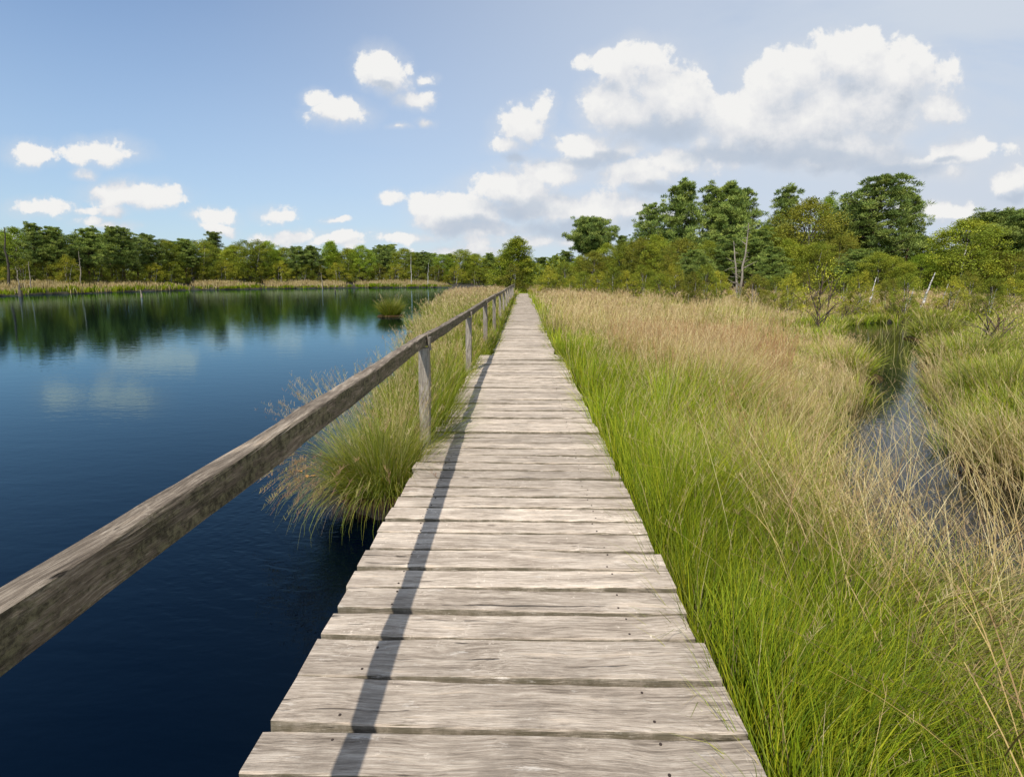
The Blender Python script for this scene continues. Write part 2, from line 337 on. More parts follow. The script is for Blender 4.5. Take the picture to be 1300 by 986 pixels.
# ------------------------------------------------------------------ solids: swept rough timber
def sweep(path, W_, T_, axis_up=(0, 0, 1), jit=.003, r=.007, taper=None, seed=0):
    """rounded rectangular timber along path (list of 3-vectors)."""
    rg = np.random.default_rng(seed)
    path = np.array(path, float); n = len(path)
    hw, ht = W_/2, T_/2
    prof = []
    for sx_, sy_ in ((1, -1), (1, 1), (-1, 1), (-1, -1)):
        cx, cy = sx_*(hw-r), sy_*(ht-r)
        a0 = {(1, -1): -90, (1, 1): 0, (-1, 1): 90, (-1, -1): 180}[(sx_, sy_)]
        for k in (0, 45, 90):
            a = math.radians(a0+k); prof.append((cx+r*math.cos(a), cy+r*math.sin(a)))
    pr = np.array(prof)
    mid = []                                   # midpoints of the wide faces keep them flat
    m = len(pr); V = []
    tan = np.gradient(path, axis=0); tan /= np.linalg.norm(tan, axis=1)[:, None]
    up = np.array(axis_up, float)
    kn = rg.normal(0, 1, (max(4, n//4)+2, m)); ts = np.linspace(0, kn.shape[0]-1, n)
    sm = np.stack([np.interp(ts, np.arange(kn.shape[0]), kn[:, k]) for k in range(m)], 1)
    for c4 in range(4): sm[:, c4*3:c4*3+3] = sm[:, c4*3:c4*3+1]*.8+sm[:, c4*3:c4*3+3]*.2
    for a in range(n):
        s = np.cross(tan[a], up); s /= np.linalg.norm(s); u = np.cross(s, tan[a])
        k = 1 if taper is None else taper[a]
        q = pr*k+np.sign(pr)*jit*(sm[a][:, None]*.8+rg.normal(0, .25, (m, 1)))
        V.append(path[a]+q[:, :1]*s+q[:, 1:]*u)
    V = np.concatenate(V); F4 = []
    for a in range(n-1):
        for k in range(m):
            k2 = (k+1) % m; F4.append((a*m+k, a*m+k2, (a+1)*m+k2, (a+1)*m+k))
    caps = [tuple(range(m))[::-1], tuple((n-1)*m+k for k in range(m))]
    return V, F4, caps
def timber(name, path, W_, T_, mat, parent, origin=None, merge=None, nails=(), **kw):
    V, F4, caps = sweep(path, W_, T_, **kw)
    if merge is not None:
        b = merge['n']; merge['v'].append(V); merge['f'] += [tuple(b+x for x in f) for f in F4+caps]; merge['n'] += len(V); return
    o0 = np.array(origin if origin is not None else path[0]); V = V-o0
    Fs = list(F4)+caps; nf = len(Fs); V = list(map(tuple, V))
    for nx, ny, nz_ in nails:
        b = len(V)
        for k in range(7):
            a = k/7*2*math.pi; V.append((nx-o0[0]+.0055*math.cos(a), ny-o0[1]+.0055*math.sin(a), nz_-o0[2]))
        for k in range(7):
            a = k/7*2*math.pi; V.append((nx-o0[0]+.0055*math.cos(a), ny-o0[1]+.0055*math.sin(a), nz_-o0[2]-.01))
        Fs.append(tuple(b+k for k in range(7)))
        for k in range(7): Fs.append((b+k, b+7+k, b+7+(k+1) % 7, b+(k+1) % 7))
    me = bpy.data.meshes.new(name); me.from_pydata(V, [], Fs); me.update()
    me.materials.append(mat)
    if nails:
        me.materials.append(M_NAIL)
        for p in me.polygons[nf:]: p.material_index = 1
    o = link(name, me, None, parent); o.location = tuple(o0); return o

# ------------------------------------------------------------------ boardwalk
walk = empty('boardwalk', (0, 0, 0))
tag(walk, 'weathered grey plank boardwalk running straight ahead between lake and grass', 'boardwalk')
edges = [-.9, -.70, -.50, -.31, -.12, .08, .29, .49, .68, .88, 1.09, 1.29, 1.47, 1.66, 1.90, 2.14, 2.32, 2.52, 2.70, 2.91, 3.12]
rr = random.Random(3)
while edges[-1] < 57.5: edges.append(edges[-1]+rr.choice((.155, .17, .18, .185, .19, .20, .215)))
far = {'v': [], 'f': [], 'n': 0}
STEP = 10.9
for k in range(len(edges)-1):
    y0, y1 = edges[k], edges[k+1]; yc = (y0+y1)/2; gap = rr.uniform(.018, .034)
    if yc < STEP: xl, xr = -.885+rr.gauss(0, .014), .775+rr.gauss(0, .009)
    else: xl, xr = -.62+rr.gauss(0, .02), .68+rr.gauss(0, .02)
    z = -.026+rr.gauss(0, .005); skew = rr.gauss(0, .003); tw = rr.gauss(0, .004)
    ns = 26 if k < 60 else 8
    xs = np.linspace(xl, xr, ns); bow = rr.gauss(0, .006)
    path = [(x, yc+skew*(x/.8)+bow*((x/.8)**2-.4), z+tw*(x/.8)) for x in xs]
    nails = []
    if yc < 9:
        for nx in (-.63, .47):
            for sgn in (-.28, .28):
                nails.append((nx+rr.gauss(0, .015), yc+sgn*(y1-y0)+rr.gauss(0, .006), z+.0275+tw*(nx/.8)))
    if k < 100:
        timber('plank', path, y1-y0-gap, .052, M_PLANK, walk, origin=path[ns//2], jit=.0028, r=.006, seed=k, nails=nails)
    else:
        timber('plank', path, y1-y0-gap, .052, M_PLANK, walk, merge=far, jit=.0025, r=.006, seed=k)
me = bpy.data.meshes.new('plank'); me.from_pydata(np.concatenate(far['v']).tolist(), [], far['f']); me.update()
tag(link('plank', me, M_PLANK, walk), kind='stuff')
for x, ya, yb in ((-.62, -.9, 10.8), (.5, -.9, 10.8), (-.42, 10.95, 57.5), (.45, 10.95, 57.5)):
    timber('beam', [(x, y, -.135) for y in np.linspace(ya, yb, 20)], .09, .15, M_BEAM, walk, jit=.003)
for y in np.arange(.4, 10.5, 2.4):
    for x in (-.62, .5): timber('pile', [(x+.0, y, z) for z in np.linspace(-1.3, -.215, 6)], .12, .12, M_BEAM, walk, axis_up=(0, 1, 0))

# ------------------------------------------------------------------ handrail
fence = empty('handrail', (-.9, 0, 0))
tag(fence, 'weathered wooden handrail with square posts along the lake side of the boardwalk', 'railing')
PY = [.5, 4.86, 8.9, 12.8, 16.8, 20.9, 24.9, 29.0, 33.0, 37.1, 41.0, 45.2, 49.2]
def rail_x(y): return -.84-.075*min(1, max(0, (y-.8)/4.0))
zj = [0, 0, -.012, .012, .02, .0, -.01, .02, .0, .015, 0, .02, 0]
for k in range(-1, len(PY)-1):
    ya = PY[k] if k >= 0 else -3.4; yb = PY[k+1]
    za = .992+(zj[k] if k >= 0 else 0); zb = .992+zj[k+1]
    n = 40 if k <= 1 else 12
    ts = np.linspace(0, 1, n)
    path = [(rail_x(ya+(yb-ya)*t)+.006*math.sin(t*5+k), ya+.004+(yb-ya-.008)*t, za+(zb-za)*t-.008*math.sin(math.pi*t)) for t in ts]
    o = timber('rail', path, .072, .104, M_RAIL, fence, jit=.004, r=.009, seed=50+k)
    o.location.x += .9
for k, y in enumerate(PY):
    x = rail_x(y)+.012; rd = random.Random(k)
    lx = rd.gauss(0, .015)
    o = timber('post', [(x-lx*(1-t), y, -1.2+(1.2+.925+zj[k])*t) for t in np.linspace(0, 1, 22)], .095, .10, M_POST, fence, origin=(x, y, -1.2), jit=.003, r=.008, axis_up=(0, 1, 0), seed=80+k)
    o.location.x += .9
    # tongue of the post that carries on up the inner face of the rail
    o2 = timber('post_tongue', [(x+.042, y+.012, z) for z in np.linspace(.90+zj[k], 1.02+zj[k], 5)], .022, .07, M_POST, o, origin=(x+.042, y+.012, .90), axis_up=(0, 1, 0), seed=120+k)
    o2.location = (.042, .012, 2.10)

# ------------------------------------------------------------------ grass
class Blades:
    def __init__(s): s.V = []; s.F = []; s.C = []; s.n = 0
    def add(s, base, az, L, th0, bend, w, c0, c1, S=5, tip=.12):
        N = len(base)
        if N == 0: return None
        base = np.asarray(base, float); bc = lambda a: np.broadcast_to(np.asarray(a, float), (N,)).copy()
        az, L, th0, bend, w = map(bc, (az, L, th0, bend, w))
        t = np.linspace(0, 1, S); th = th0[:, None]+bend[:, None]*t[None]**1.4
        dl = L[:, None]/(S-1)
        thm = (th[:, 1:]+th[:, :-1])/2
        hr = np.concatenate([np.zeros((N, 1)), np.cumsum(np.sin(thm)*dl, 1)], 1)
        vr = np.concatenate([np.zeros((N, 1)), np.cumsum(np.cos(thm)*dl, 1)], 1)
        P = base[:, None, :]+np.stack([hr*np.cos(az)[:, None], hr*np.sin(az)[:, None], vr], -1)
        psi = rng.uniform(-1.1, 1.1, N)       # ribbons mostly turn a face towards the walk
        side = np.stack([np.cos(psi), np.sin(psi), np.zeros(N)], 1)
        prof = np.where(t < .5, 1, 1-(t-.5)*2*(1-tip))*np.where(t < .01, .7, 1)
        off = side[:, None, :]*(w[:, None]*prof[None]/2)[:, :, None]
        V = np.stack([P-off, P+off], 2).reshape(-1, 3)
        i0 = (np.arange(N)*S*2)[:, None]+(np.arange(S-1)*2)[None]
        Fq = np.stack([i0, i0+1, i0+3, i0+2], -1).reshape(-1, 4)+s.n
        c0 = np.broadcast_to(np.asarray(c0, float), (N, 3)); c1 = np.broadcast_to(np.asarray(c1, float), (N, 3))
        cc = c0[:, None, :]*(1-t)[None, :, None]+c1[:, None, :]*t[None, :, None]
        s.C.append(np.repeat(cc, 2, 1).reshape(-1, 3)); s.V.append(V); s.F.append(Fq); s.n += len(V)
        return P
    def panicle(s, P, count, length, w, col):
        """spikelets along the top of each culm"""
        N = len(P); S = P.shape[1]
        for k in range(count):
            f = rng.uniform(.0, 1, N)
            a = P[:, S-2]*(1-f)[:, None]+P[:, S-1]*f[:, None]
            s.add(a, rng.uniform(0, 6.28, N), length*rng.uniform(.5, 1.1, N), rng.uniform(.15, .8, N), rng.uniform(0, .6, N), w, col, col, S=2, tip=.6)
    def build(s, name, parent=None):
        me = np_mesh(name, np.concatenate(s.V), np.concatenate(s.F), np.concatenate(s.C))
        return link(name, me, M_GRASS, parent)
A3 = np.array
GREEN = A3([[.16, .25, .005], [.21, .30, .006], [.28, .345, .008], [.36, .38, .014], [.09, .165, .005]])
STRAW = A3([[.55, .46, .21], [.47, .37, .16], [.64, .55, .31], [.38, .30, .12], [.50, .37, .20]])
SEEDC = A3([[.40, .27, .15], [.50, .38, .22], [.34, .22, .14], [.56, .45, .26]])
CULM = [STRAW]; JIT = [.16]; TONE = [1.0]
CULMG = A3([[.30, .32, .07], [.38, .36, .12], [.24, .27, .05], [.44, .38, .18]])
def pick(pal, n): return pal[rng.integers(0, len(pal), n)]*rng.uniform(.8, 1.25, (n, 1))
def smoothstep(x, a, b): t_ = np.clip((x-a)/(b-a), 0, 1); return t_*t_*(3-2*t_)

def tussock_blades(B, cx, cy, cz, R_, n, hgt, green, w, splay=.55, drop=1.0, culms=0, lean=(0, 0), S=5, seeds=5, culm_len=1.35, blend_tip=.35):
    """one tuft: leaves fan out from a small base; culms rise above and droop"""
    rad = R_*np.sqrt(rng.uniform(0, 1, n)); a = rng.uniform(0, 6.283, n)
    bx, by = rad*np.cos(a), rad*np.sin(a)
    base = np.stack([cx+bx, cy+by, np.full(n, cz)], 1)
    vx = bx/R_*splay+lean[0]+rng.normal(0, JIT[0], n); vy = by/R_*splay+lean[1]+rng.normal(0, JIT[0], n)
    az = np.arctan2(vy, vx); th = np.hypot(vx, vy)
    g = rng.uniform(0, 1, n) < green
    c0 = np.where(g[:, None], pick(GREEN, n), pick(STRAW, n)*.8)
    c1 = np.where(g[:, None], c0*(1-blend_tip)+pick(STRAW, n)*blend_tip*.75, pick(STRAW, n))
    tone = TONE[0]*rng.uniform(.72, 1.25)*(1+.12*math.sin(cx*1.7+cy)); c0 = c0*tone; c1 = c1*tone
    L = hgt*rng.uniform(.55, 1.12, n)
    B.add(base, az, L, th*.55, th*drop*rng.uniform(.5, 1.6, n)+rng.uniform(0, .35, n), w*rng.uniform(.7, 1.3, n), c0*.85, c1, S=S)
    if culms:
        m = culms; rad = R_*.8*np.sqrt(rng.uniform(0, 1, m)); a = rng.uniform(0, 6.283, m)
        base = np.stack([cx+rad*np.cos(a), cy+rad*np.sin(a), np.full(m, cz)], 1)
        vx = np.cos(a)*splay*.6+lean[0]*1.1+rng.normal(0, .15, m); vy = np.sin(a)*splay*.6+lean[1]*1.1+rng.normal(0, .15, m)
        az = np.arctan2(vy, vx); th = np.hypot(vx, vy)
        cs = pick(CULM[0], m)
        P = B.add(base, az, hgt*culm_len*rng.uniform(.75, 1.1, m), th*.5, th*rng.uniform(.3, 1.0, m)+rng.uniform(0, .3, m), w*.6, cs*.8, cs, S=S, tip=.5)
        if seeds: B.panicle(P, int(seeds*1.6), .026+w*4, w*.62, pick(SEEDC, m))

def centres(x0, x1, y0, y1, sp):
    xs = np.arange(x0, x1, sp); ys = np.arange(y0, y1, sp)
    X, Y = np.meshgrid(xs, ys); X = X.ravel()+rng.uniform(-.5, .5, X.size)*sp; Y = Y.ravel()+rng.uniform(-.5, .5, Y.size)*sp
    return X, Y
def in_view(X, Y, m=.1):
    return (np.abs(X+Y*.02) < (Y*.96+.8)*(1+m)) | (np.hypot(X, Y) < 2.5)

# --- right-hand meadow, near
B = Blades()
X, Y = centres(.8, 16, .4, 14, .26)
xe = rng.uniform(.86, 1.15, 60); ye = rng.uniform(.9, 5, 60); X = np.append(X, xe+.06); Y = np.append(Y, ye)
S_ = sd_water(X, Y); k = (X > .90) & in_view(X, Y) & (S_ < -.02)
X, Y, S_ = X[k], Y[k], S_[k]
Z = ground_z(X, Y); pn = vnoise(X*1.7, Y*1.7); pn2 = vnoise(X*.6+40, Y*.6)
edge = np.interp(Y, [1, 2.5, 4, 6, 9, 14], [4.6, 4.0, 3.1, 2.5, 2.0, 2.0])
Gf = (1-smoothstep(X+pn*.9, edge-.4, edge+1.4)*.54)*np.where(X > 1.6, .90, .97); Gf = np.where(X > Y*.80-.3, np.maximum(Gf, .93), Gf)
for x, y, z, gf, nn, n2, s_ in zip(X, Y, Z, Gf, pn, pn2, S_):
    D = math.hypot(x, y); w = max(.0032, D*.00078)
    e = min(1, (x-.9)/.5)                                     # short and leaning off the deck edge
    hg = np.interp(D, [1.5, 3, 5, 9, 14], [.50, .56, .68, .66, .58])*(1-.34*float(smoothstep(A3(x-.35*y), .8, 2.0)))*(.75+.25*e)*(1+.32*nn)
    near_cam = D < 3.6
    nb = int(np.interp(D, [1.5, 4, 8, 14], [260, 210, 150, 95]))
    lean = (.10+.22*nn+(.14 if e < .6 else 0), .16*n2-(.05 if near_cam else 0))
    if x > 1.7 and D < 5.5: a_ = 2.2*nn+1.5*math.sin(x*2.1+y*1.3)+2.6; lean = (lean[0]+.55*math.cos(a_), .5*math.sin(a_))   # matted, lying tufts
    straw_zone = gf < .6; TONE[0] = .86 if x > 1.9 and D < 5 else 1.0; gf = gf-.26*max(0, nn+.35) if x > 1.6 and D < 5 else gf; JIT[0] = .30 if (D < 4.6 and x > 1.5) else .17
    cul = int(np.interp(D, [2, 4, 8, 14], [3, 9, 16, 14])*(1.2-gf)*1.5)
    if x < 1.5: cul = min(cul, 4)
    if x > .42*y+.6: cul = int(cul*.3)
    if x > .78*y: cul = int(cul*.25)
    if y > 4.5 and x > .42*y: hg *= .60; cul = int(cul*.5)
    if 3.5 < D < 7.5 and x < 2.3: hg *= 1.16+.2*nn
    tussock_blades(B, x, y, z-.02, .15, nb if s_ < -.5 or not straw_zone else int(nb*.6), hg, gf, w, splay=.38+(.3 if x > 2 and D < 5 else 0), drop=1.0,
                   culms=cul, lean=lean, seeds=6 if D < 7 else 4, culm_len=1.25, blend_tip=.10 if gf > .8 else .38)
TONE[0] = 1.0
# tufts that spill over the deck edge
for y in np.concatenate([np.arange(1.0, 10.8, .30), np.arange(11, 18, .4)]):
    yy_ = y+rng.uniform(-.12, .12); big = abs(yy_-5.0) < .45 or rng.uniform() < .25
    xd = .84 if yy_ < STEP else .74
    tussock_blades(B, xd+rng.uniform(0, .05), yy_, -.33, .07, 60 if big else 26, .62 if big else .50, .93, max(.0034, yy_*.0008), splay=.35, drop=1.6, lean=(-.24 if big else -.04, -.06), culms=0, blend_tip=.25)
# dead stems lying across the matted tufts
m = 900; px = rng.uniform(1.3, 4.2, m); py = rng.uniform(1.3, 4.6, m); cs = pick(A3([[.26, .17, .08], [.40, .29, .14], [.18, .12, .07], [.50, .36, .15]]), m)
PP = B.add(np.stack([px, py, ground_z(px, py)+rng.uniform(.15, .45, m)], 1), rng.uniform(0, 6.28, m), rng.uniform(.25, .8, m), rng.uniform(.5, 1.3, m), rng.uniform(-.2, .9, m), .0042, cs, cs*.9, S=5, tip=.7)
B.panicle(PP[::2], 8, .035, .0025, pick(SEEDC, len(PP[::2]))*.7)
# thin tall culms scattered in front
m = 900; px = rng.uniform(1.2, 5.5, m); py = rng.uniform(1.9, 7, m); kk = sd_water(px, py) < .0; px, py = px[kk], py[kk]; m = len(px)
az = rng.uniform(0, 6.28, m); cs = pick(STRAW, m)
PP = B.add(np.stack([px, py, ground_z(px, py)], 1), az, rng.uniform(.7, 1.15, m), rng.uniform(.1, .8, m), rng.uniform(.1, .6, m), .0026, cs*.8, cs, S=6, tip=.6)
B.panicle(PP, 12, .034, .002, pick(SEEDC, m))
cs_rb = A3([[.36, .20, .10], [.30, .16, .09], [.46, .30, .15], [.40, .26, .12]])
m = 2600; px = rng.uniform(1.6, 7, m); py = rng.uniform(3.2, 12, m); kk = (sd_water(px, py) < -.05) & (vnoise(px*.9, py*.9) > -.1); px, py = px[kk], py[kk]; kk = px < py*.5; px, py = px[kk], py[kk]; m = len(px); cs = pick(cs_rb, m)
PP = B.add(np.stack([px, py, ground_z(px, py)], 1), rng.uniform(0, 6.28, m), rng.uniform(.7, 1.1, m), rng.uniform(0, .3, m), rng.uniform(.1, .5, m), np.maximum(.0028, py*.00055), cs*.8, cs, S=6, tip=.6)
B.panicle(PP, 10, .036, .0026, pick(cs_rb, m))
m = 1900; uu_ = rng.uniform(.56, 1.12, m); py = rng.uniform(2.9, 5.6, m); px = uu_*py; s_ = sd_water(px, py); kk = (s_ < .9) & (rng.uniform(0, 1, m) < np.where(s_ > .35, .35, 1)); px, py, s_ = px[kk], py[kk], s_[kk]; m = len(px)
cs = pick(STRAW, m)*1.1; az = rng.normal(2.4, 1.5, m)
PP = B.add(np.stack([px, py, np.maximum(ground_z(px, py), WATER-.05)], 1), az, rng.uniform(.45, .95, m), rng.uniform(.05, .65, m), rng.uniform(.1, 1.0, m), .0034, cs*.85, cs, S=6, tip=.5)
B.panicle(PP, 8, .034, .002, pick(SEEDC, m))
# straw standing round and in the pool edge
X, Y = centres(2.5, 12, 2.5, 14, .30); S_ = sd_water(X, Y); k = (S_ > -.35) & (S_ < .4) & (X > 2) & ((X < Y*.78) | (rng.uniform(0, 1, X.size) < .2))
for x, y, s_ in zip(X[k], Y[k], S_[k]):
    D = math.hypot(x, y)
    if s_ > .1 and rng.uniform() < .6: continue
    tussock_blades(B, x, y, WATER-.04, .14, int(np.interp(D, [3, 8], [30, 22])), .62, .18, max(.0030, D*.0006), splay=.5, drop=.9, culms=10, lean=(-.15+rng.normal(0, .2), rng.normal(0, .2)), seeds=5, culm_len=1.2)
tag(B.build('meadow_grass'), 'dense moor grass beside the boardwalk, bright green turning to straw towards the pool', 'grass', kind='stuff')

# --- right-hand meadow, far
B = Blades()
X, Y = centres(.8, 62, 13.5, 60, .62)
S_ = sd_water(X, Y); k = (X > .85) & in_view(X, Y, .03) & (S_ < -.05) & (X < 9+Y*1.2)
X, Y, S_ = X[k], Y[k], S_[k]; Z = ground_z(X, Y); pn = vnoise(X*.5, Y*.5); pn2 = vnoise(X*.3+40, Y*.3)
for x, y, z, nn, n2, s_ in zip(X, Y, Z, pn, pn2, S_):
    w = y*.00095; gf = 1-.70*float(smoothstep(A3(x+nn*1.2), 1.3, 2.8))
    big_ = 1
    if (s_ > -1.2 and x > 8) or x > y*.80: gf = .93; nn = nn-.8; big_ = .25
    if x > .44*y and y < 26: nn = nn-1.3
    if n2 > .12: gf = max(gf, .70)
    if x > y*.42+1: gf = max(gf, .5)
    hg = .56*(1+.38*nn)
    if x < 1.5: hg *= .9
    nb = int(np.interp(y, [14, 30, 60], [70, 42, 26])); cul = int(np.interp(y, [14, 30, 60], [20, 14, 8])*(1.25-gf)*rng.uniform(.2, 1.6)); hg *= rng.uniform(.8, 1.2); cul = int(cul*big_); hg = max(hg, .25)
    tussock_blades(B, x, y, z, .34, nb, hg, gf, w, splay=.28, drop=.8, culms=cul, lean=(.08*nn+.05, .06), S=4, seeds=3, culm_len=1.3, blend_tip=.2 if gf > .7 else .5)
X, Y = centres(-2, 3.2, 58, 95, .8)
for x, y in zip(X, Y):
    tussock_blades(B, x, y, float(ground_z(A3([x]), A3([y]))[0]), .4, 26, .28 if abs(x-.2) < 1.0 else .8, .97 if abs(x-.2) < 1.2 else .5, y*.001, S=4, seeds=0, blend_tip=.1)
# low grass and heath under the tree lines on both sides
X, Y = centres(2, 110, 58, 120, 1.6); k = in_view(X, Y, 0) & (X < Y*1.0+2)
for x, y in zip(X[k], Y[k]): tussock_blades(B, x, y, -.3, .8, 16, .9, .45, y*.0014, S=3, seeds=0)
tag(B.build('meadow_grass'), 'tan seeding moor grass field stretching from the boardwalk back to the right-hand trees', 'grass', kind='stuff')

# --- left verge between deck and lake
B = Blades(); CULM[0] = CULMG; TONE[0] = .80
X, Y = centres(-20, -.6, 3.9, 60, .30)
S_ = sd_water(X, Y); edgeX = np.where(Y < STEP, -.98, -.74)
k = (X < edgeX) & (S_ < -.03) & ((Y < 15) | (rng.uniform(0, 1, X.size) < .28)) & (X > -1.2-Y*.16)
X, Y, S_ = X[k], Y[k], S_[k]; Z = ground_z(X, Y); pn = vnoise(X*1.5, Y*1.5)
for x, y, z, nn, s_ in zip(X, Y, Z, pn, S_):
    w = max(.0032, y*.0009); b = min(1, (-.95-x)/1.5)
    hg = (.58+.24*max(0, b))*(1+.16*nn); gf = .94-.22*max(0, b)*min(1, y/9)
    if y > 14: gf = .82; hg *= .82
    if x > -1.15: hg *= .8
    cul = int((4+9*max(0, b))*np.interp(y, [4, 10, 16, 60], [.7, 1.0, .5, .3]))
    tussock_blades(B, x, y, z-.02, .17 if y < 15 else .3, int(np.interp(y, [4, 9, 15, 60], [190, 120, 70, 30])), hg, gf, w, splay=.35, drop=1.1, culms=cul,
                   lean=(-.14*b-.02+.1*nn+(.10 if x > -1.25 else 0), -.08), seeds=5 if y < 12 else 3, culm_len=1.35, blend_tip=.22)
for y in (5.02, 5.2, 5.42, 5.7, 6.05, 6.5):
    tussock_blades(B, -.93, y, -.30, .09, 150, .74, .96, .0040, splay=.45, drop=1.7, lean=(.30, -.12), blend_tip=.12)
for y in np.arange(5.5, 11, .45):
    tussock_blades(B, -.95, y, -.32, .08, 60, .60, .95, .0042, splay=.4, drop=1.4, lean=(.14, -.08), blend_tip=.15)
for y in np.arange(11, 40, .5):
    tussock_blades(B, -.78, y, -.32, .12, 50, .50, .95, .001*y, splay=.4, drop=1.0, lean=(.02, -.05), S=4, blend_tip=.2)
tag(B.build('verge_grass'), 'green moor grass strip with feathery seed heads between the handrail and the lake', 'grass', kind='stuff')

TONE[0] = .72
# --- single tussocks that stand apart
def tussock(name, label, x, y, z, R_, n, hgt, green, w, culms, splay, lean=(0, 0), core=True, drop=1.3, culm_len=1.35, seeds=6, group=None, sweepers=0):
    B = Blades(); JIT[0] = .27
    tussock_blades(B, 0, 0, 0, R_, n, hgt, green, w, splay=splay, drop=drop, culms=culms, lean=lean, S=6, seeds=seeds, culm_len=culm_len)
    JIT[0] = .16
    # dead brown thatch hanging around the base
    m = n//2; a = rng.uniform(0, 6.28, m)
    B.add(np.stack([R_*np.cos(a), R_*np.sin(a), np.full(m, .08)], 1), a, hgt*.45*rng.uniform(.5, 1, m), 1.2, 1.5, w, pick(STRAW, m)*A3([[.13, .10, .10]]), pick(STRAW, m)*A3([[.26, .20, .18]]), S=5)
    if sweepers:
        m = sweepers; a = rng.normal(4.05, .38, m); cs = pick(A3([[.26, .16, .09], [.32, .21, .11], [.20, .12, .08], [.30, .27, .09]]), m)
        PP = B.add(np.stack([R_*.7*np.cos(a), R_*.7*np.sin(a), np.full(m, .18)], 1), a, rng.uniform(.6, .98, m), rng.uniform(.6, 1.0, m), rng.uniform(.9, 1.6, m), .0032, pick(GREEN, m)*.6, cs, S=7, tip=.7)
        B.panicle(PP, 16, .042, .0032, cs)
    r = empty(name, (x, y, z)); tag(r, label, 'grass tussock', group); B.build('leaves', r)
    if core:
        nr, na = 6, 18; Vc = []
        for q in range(nr):
            f = q/(nr-1)
            for a_ in range(na):
                aa = a_/na*6.283; rr_ = R_*1.05*math.cos(f*1.35)*(1+.12*math.sin(3*aa+x)+rng.normal(0, .05)); Vc.append((rr_*math.cos(aa), rr_*math.sin(aa), -.35+(.42)*math.sin(f*1.57)))
        Fc = [(q*na+a_, q*na+(a_+1) % na, (q+1)*na+(a_+1) % na, (q+1)*na+a_) for q in range(nr-1) for a_ in range(na)]
        link('root_mound', np_mesh('root_mound', Vc, Fc, smooth=True), M_ROOT, r)
    return r
tussock('grass_tussock', 'large green grass tussock leaning over the lake at the first visible handrail post', -1.27, 4.55, -.34, .32, 2800, .78, .86, .0034, 280, .66, lean=(-.10, -.12), drop=1.6, culm_len=1.42, seeds=10, sweepers=110)
tussock('grass_tussock', 'lone round grass tussock rising from open lake water', at(495, 28.5), 28.5, WATER, .38, 1300, 1.0, .98, .016, 24, .75, drop=.9, culm_len=1.3, seeds=3)
TONE[0] = .95; CULM[0] = CULMG
tx = [(1225, 470, .55, 1.0, 'broad green tussock on the right bank halfway along the pool'),
      (1275, 520, .5, 1.0, 'bright green tussock at the right edge beyond the pool'),
      (1185, 432, .5, .9, 'green tussock on the right bank where the pool narrows'),
      (1255, 408, .7, .8, 'dark green rounded tussock on the far bank of the pool at the right'),
      (1180, 409, .7, .7, 'bright green tussock on the far bank below the pale birch stems'),
      (1072, 478, .4, .8, 'yellow-green tussock on the near bank left of the pool narrows'),
      (1290, 600, .35, .75, 'low brown tussock on dark peat at the right edge beside the pool')]
for px, py, R_, hg, lb in tx:
    x, y = gp(px, py); D = math.hypot(x, y)
    gr = .3 if 'brown' in lb else .9
    tussock('grass_tussock', lb, x, y, WATER-.02, R_, 900, hg, gr, max(.0034, D*.0009), 24, .8, drop=1.0, seeds=3)
# --- cover on the right bank of the pool
B = Blades()
PP_ = np.array(POOL)
for a_, b_ in zip(PP_, np.roll(PP_, -1, 0)):
    if max(a_[1], b_[1]) < 7: continue
    seg = float(np.hypot(*(b_-a_)))
    for q in range(int(seg/.28)):
        f = rng.uniform(); x, y = a_*(1-f)+b_*f+rng.normal(0, .22, 2); x, y = float(x), float(y)
        tussock_blades(B, x, y, WATER, .16, 55, .40 if y < 18 else .5, .85, max(.0034, y*.00095), splay=.7, drop=1.5, S=4)
# a few stems stand in the water itself
m = 420; uu_ = rng.uniform(.66, .86, m); py = rng.uniform(5, 22, m)**1.0; px = uu_*py; kk = (sd_water(px, py) > .05) & (rng.uniform(0, 1, m) < .75); px, py = px[kk], py[kk]; m = len(px); cs = pick(CULMG, m)
B.add(np.stack([px, py, np.full(m, WATER-.03)], 1), rng.uniform(0, 6.28, m), rng.uniform(.3, .75, m), rng.uniform(0, .4, m), rng.uniform(.1, .9, m), np.maximum(.0032, py*.0006), cs*.7, cs, S=6, tip=.4)
X, Y = centres(5, 60, 4, 45, .45)
k = (X > Y*.72) & in_view(X, Y, .05) & (sd_water(X, Y) < -.05)
for x, y in zip(X[k], Y[k]):
    D = math.hypot(x, y); tussock_blades(B, x, y, float(ground_z(A3([x]), A3([y]))[0]), .25, int(np.interp(D, [6, 20, 50], [120, 60, 30])), .42, .92, max(.0034, D*.00095), splay=.5, culms=2, S=4, seeds=3)
tag(B.build('bank_grass'), 'mixed green and straw grass on the far side of the small pool', 'grass', kind='stuff')

CULM[0] = STRAW; TONE[0] = 1.0
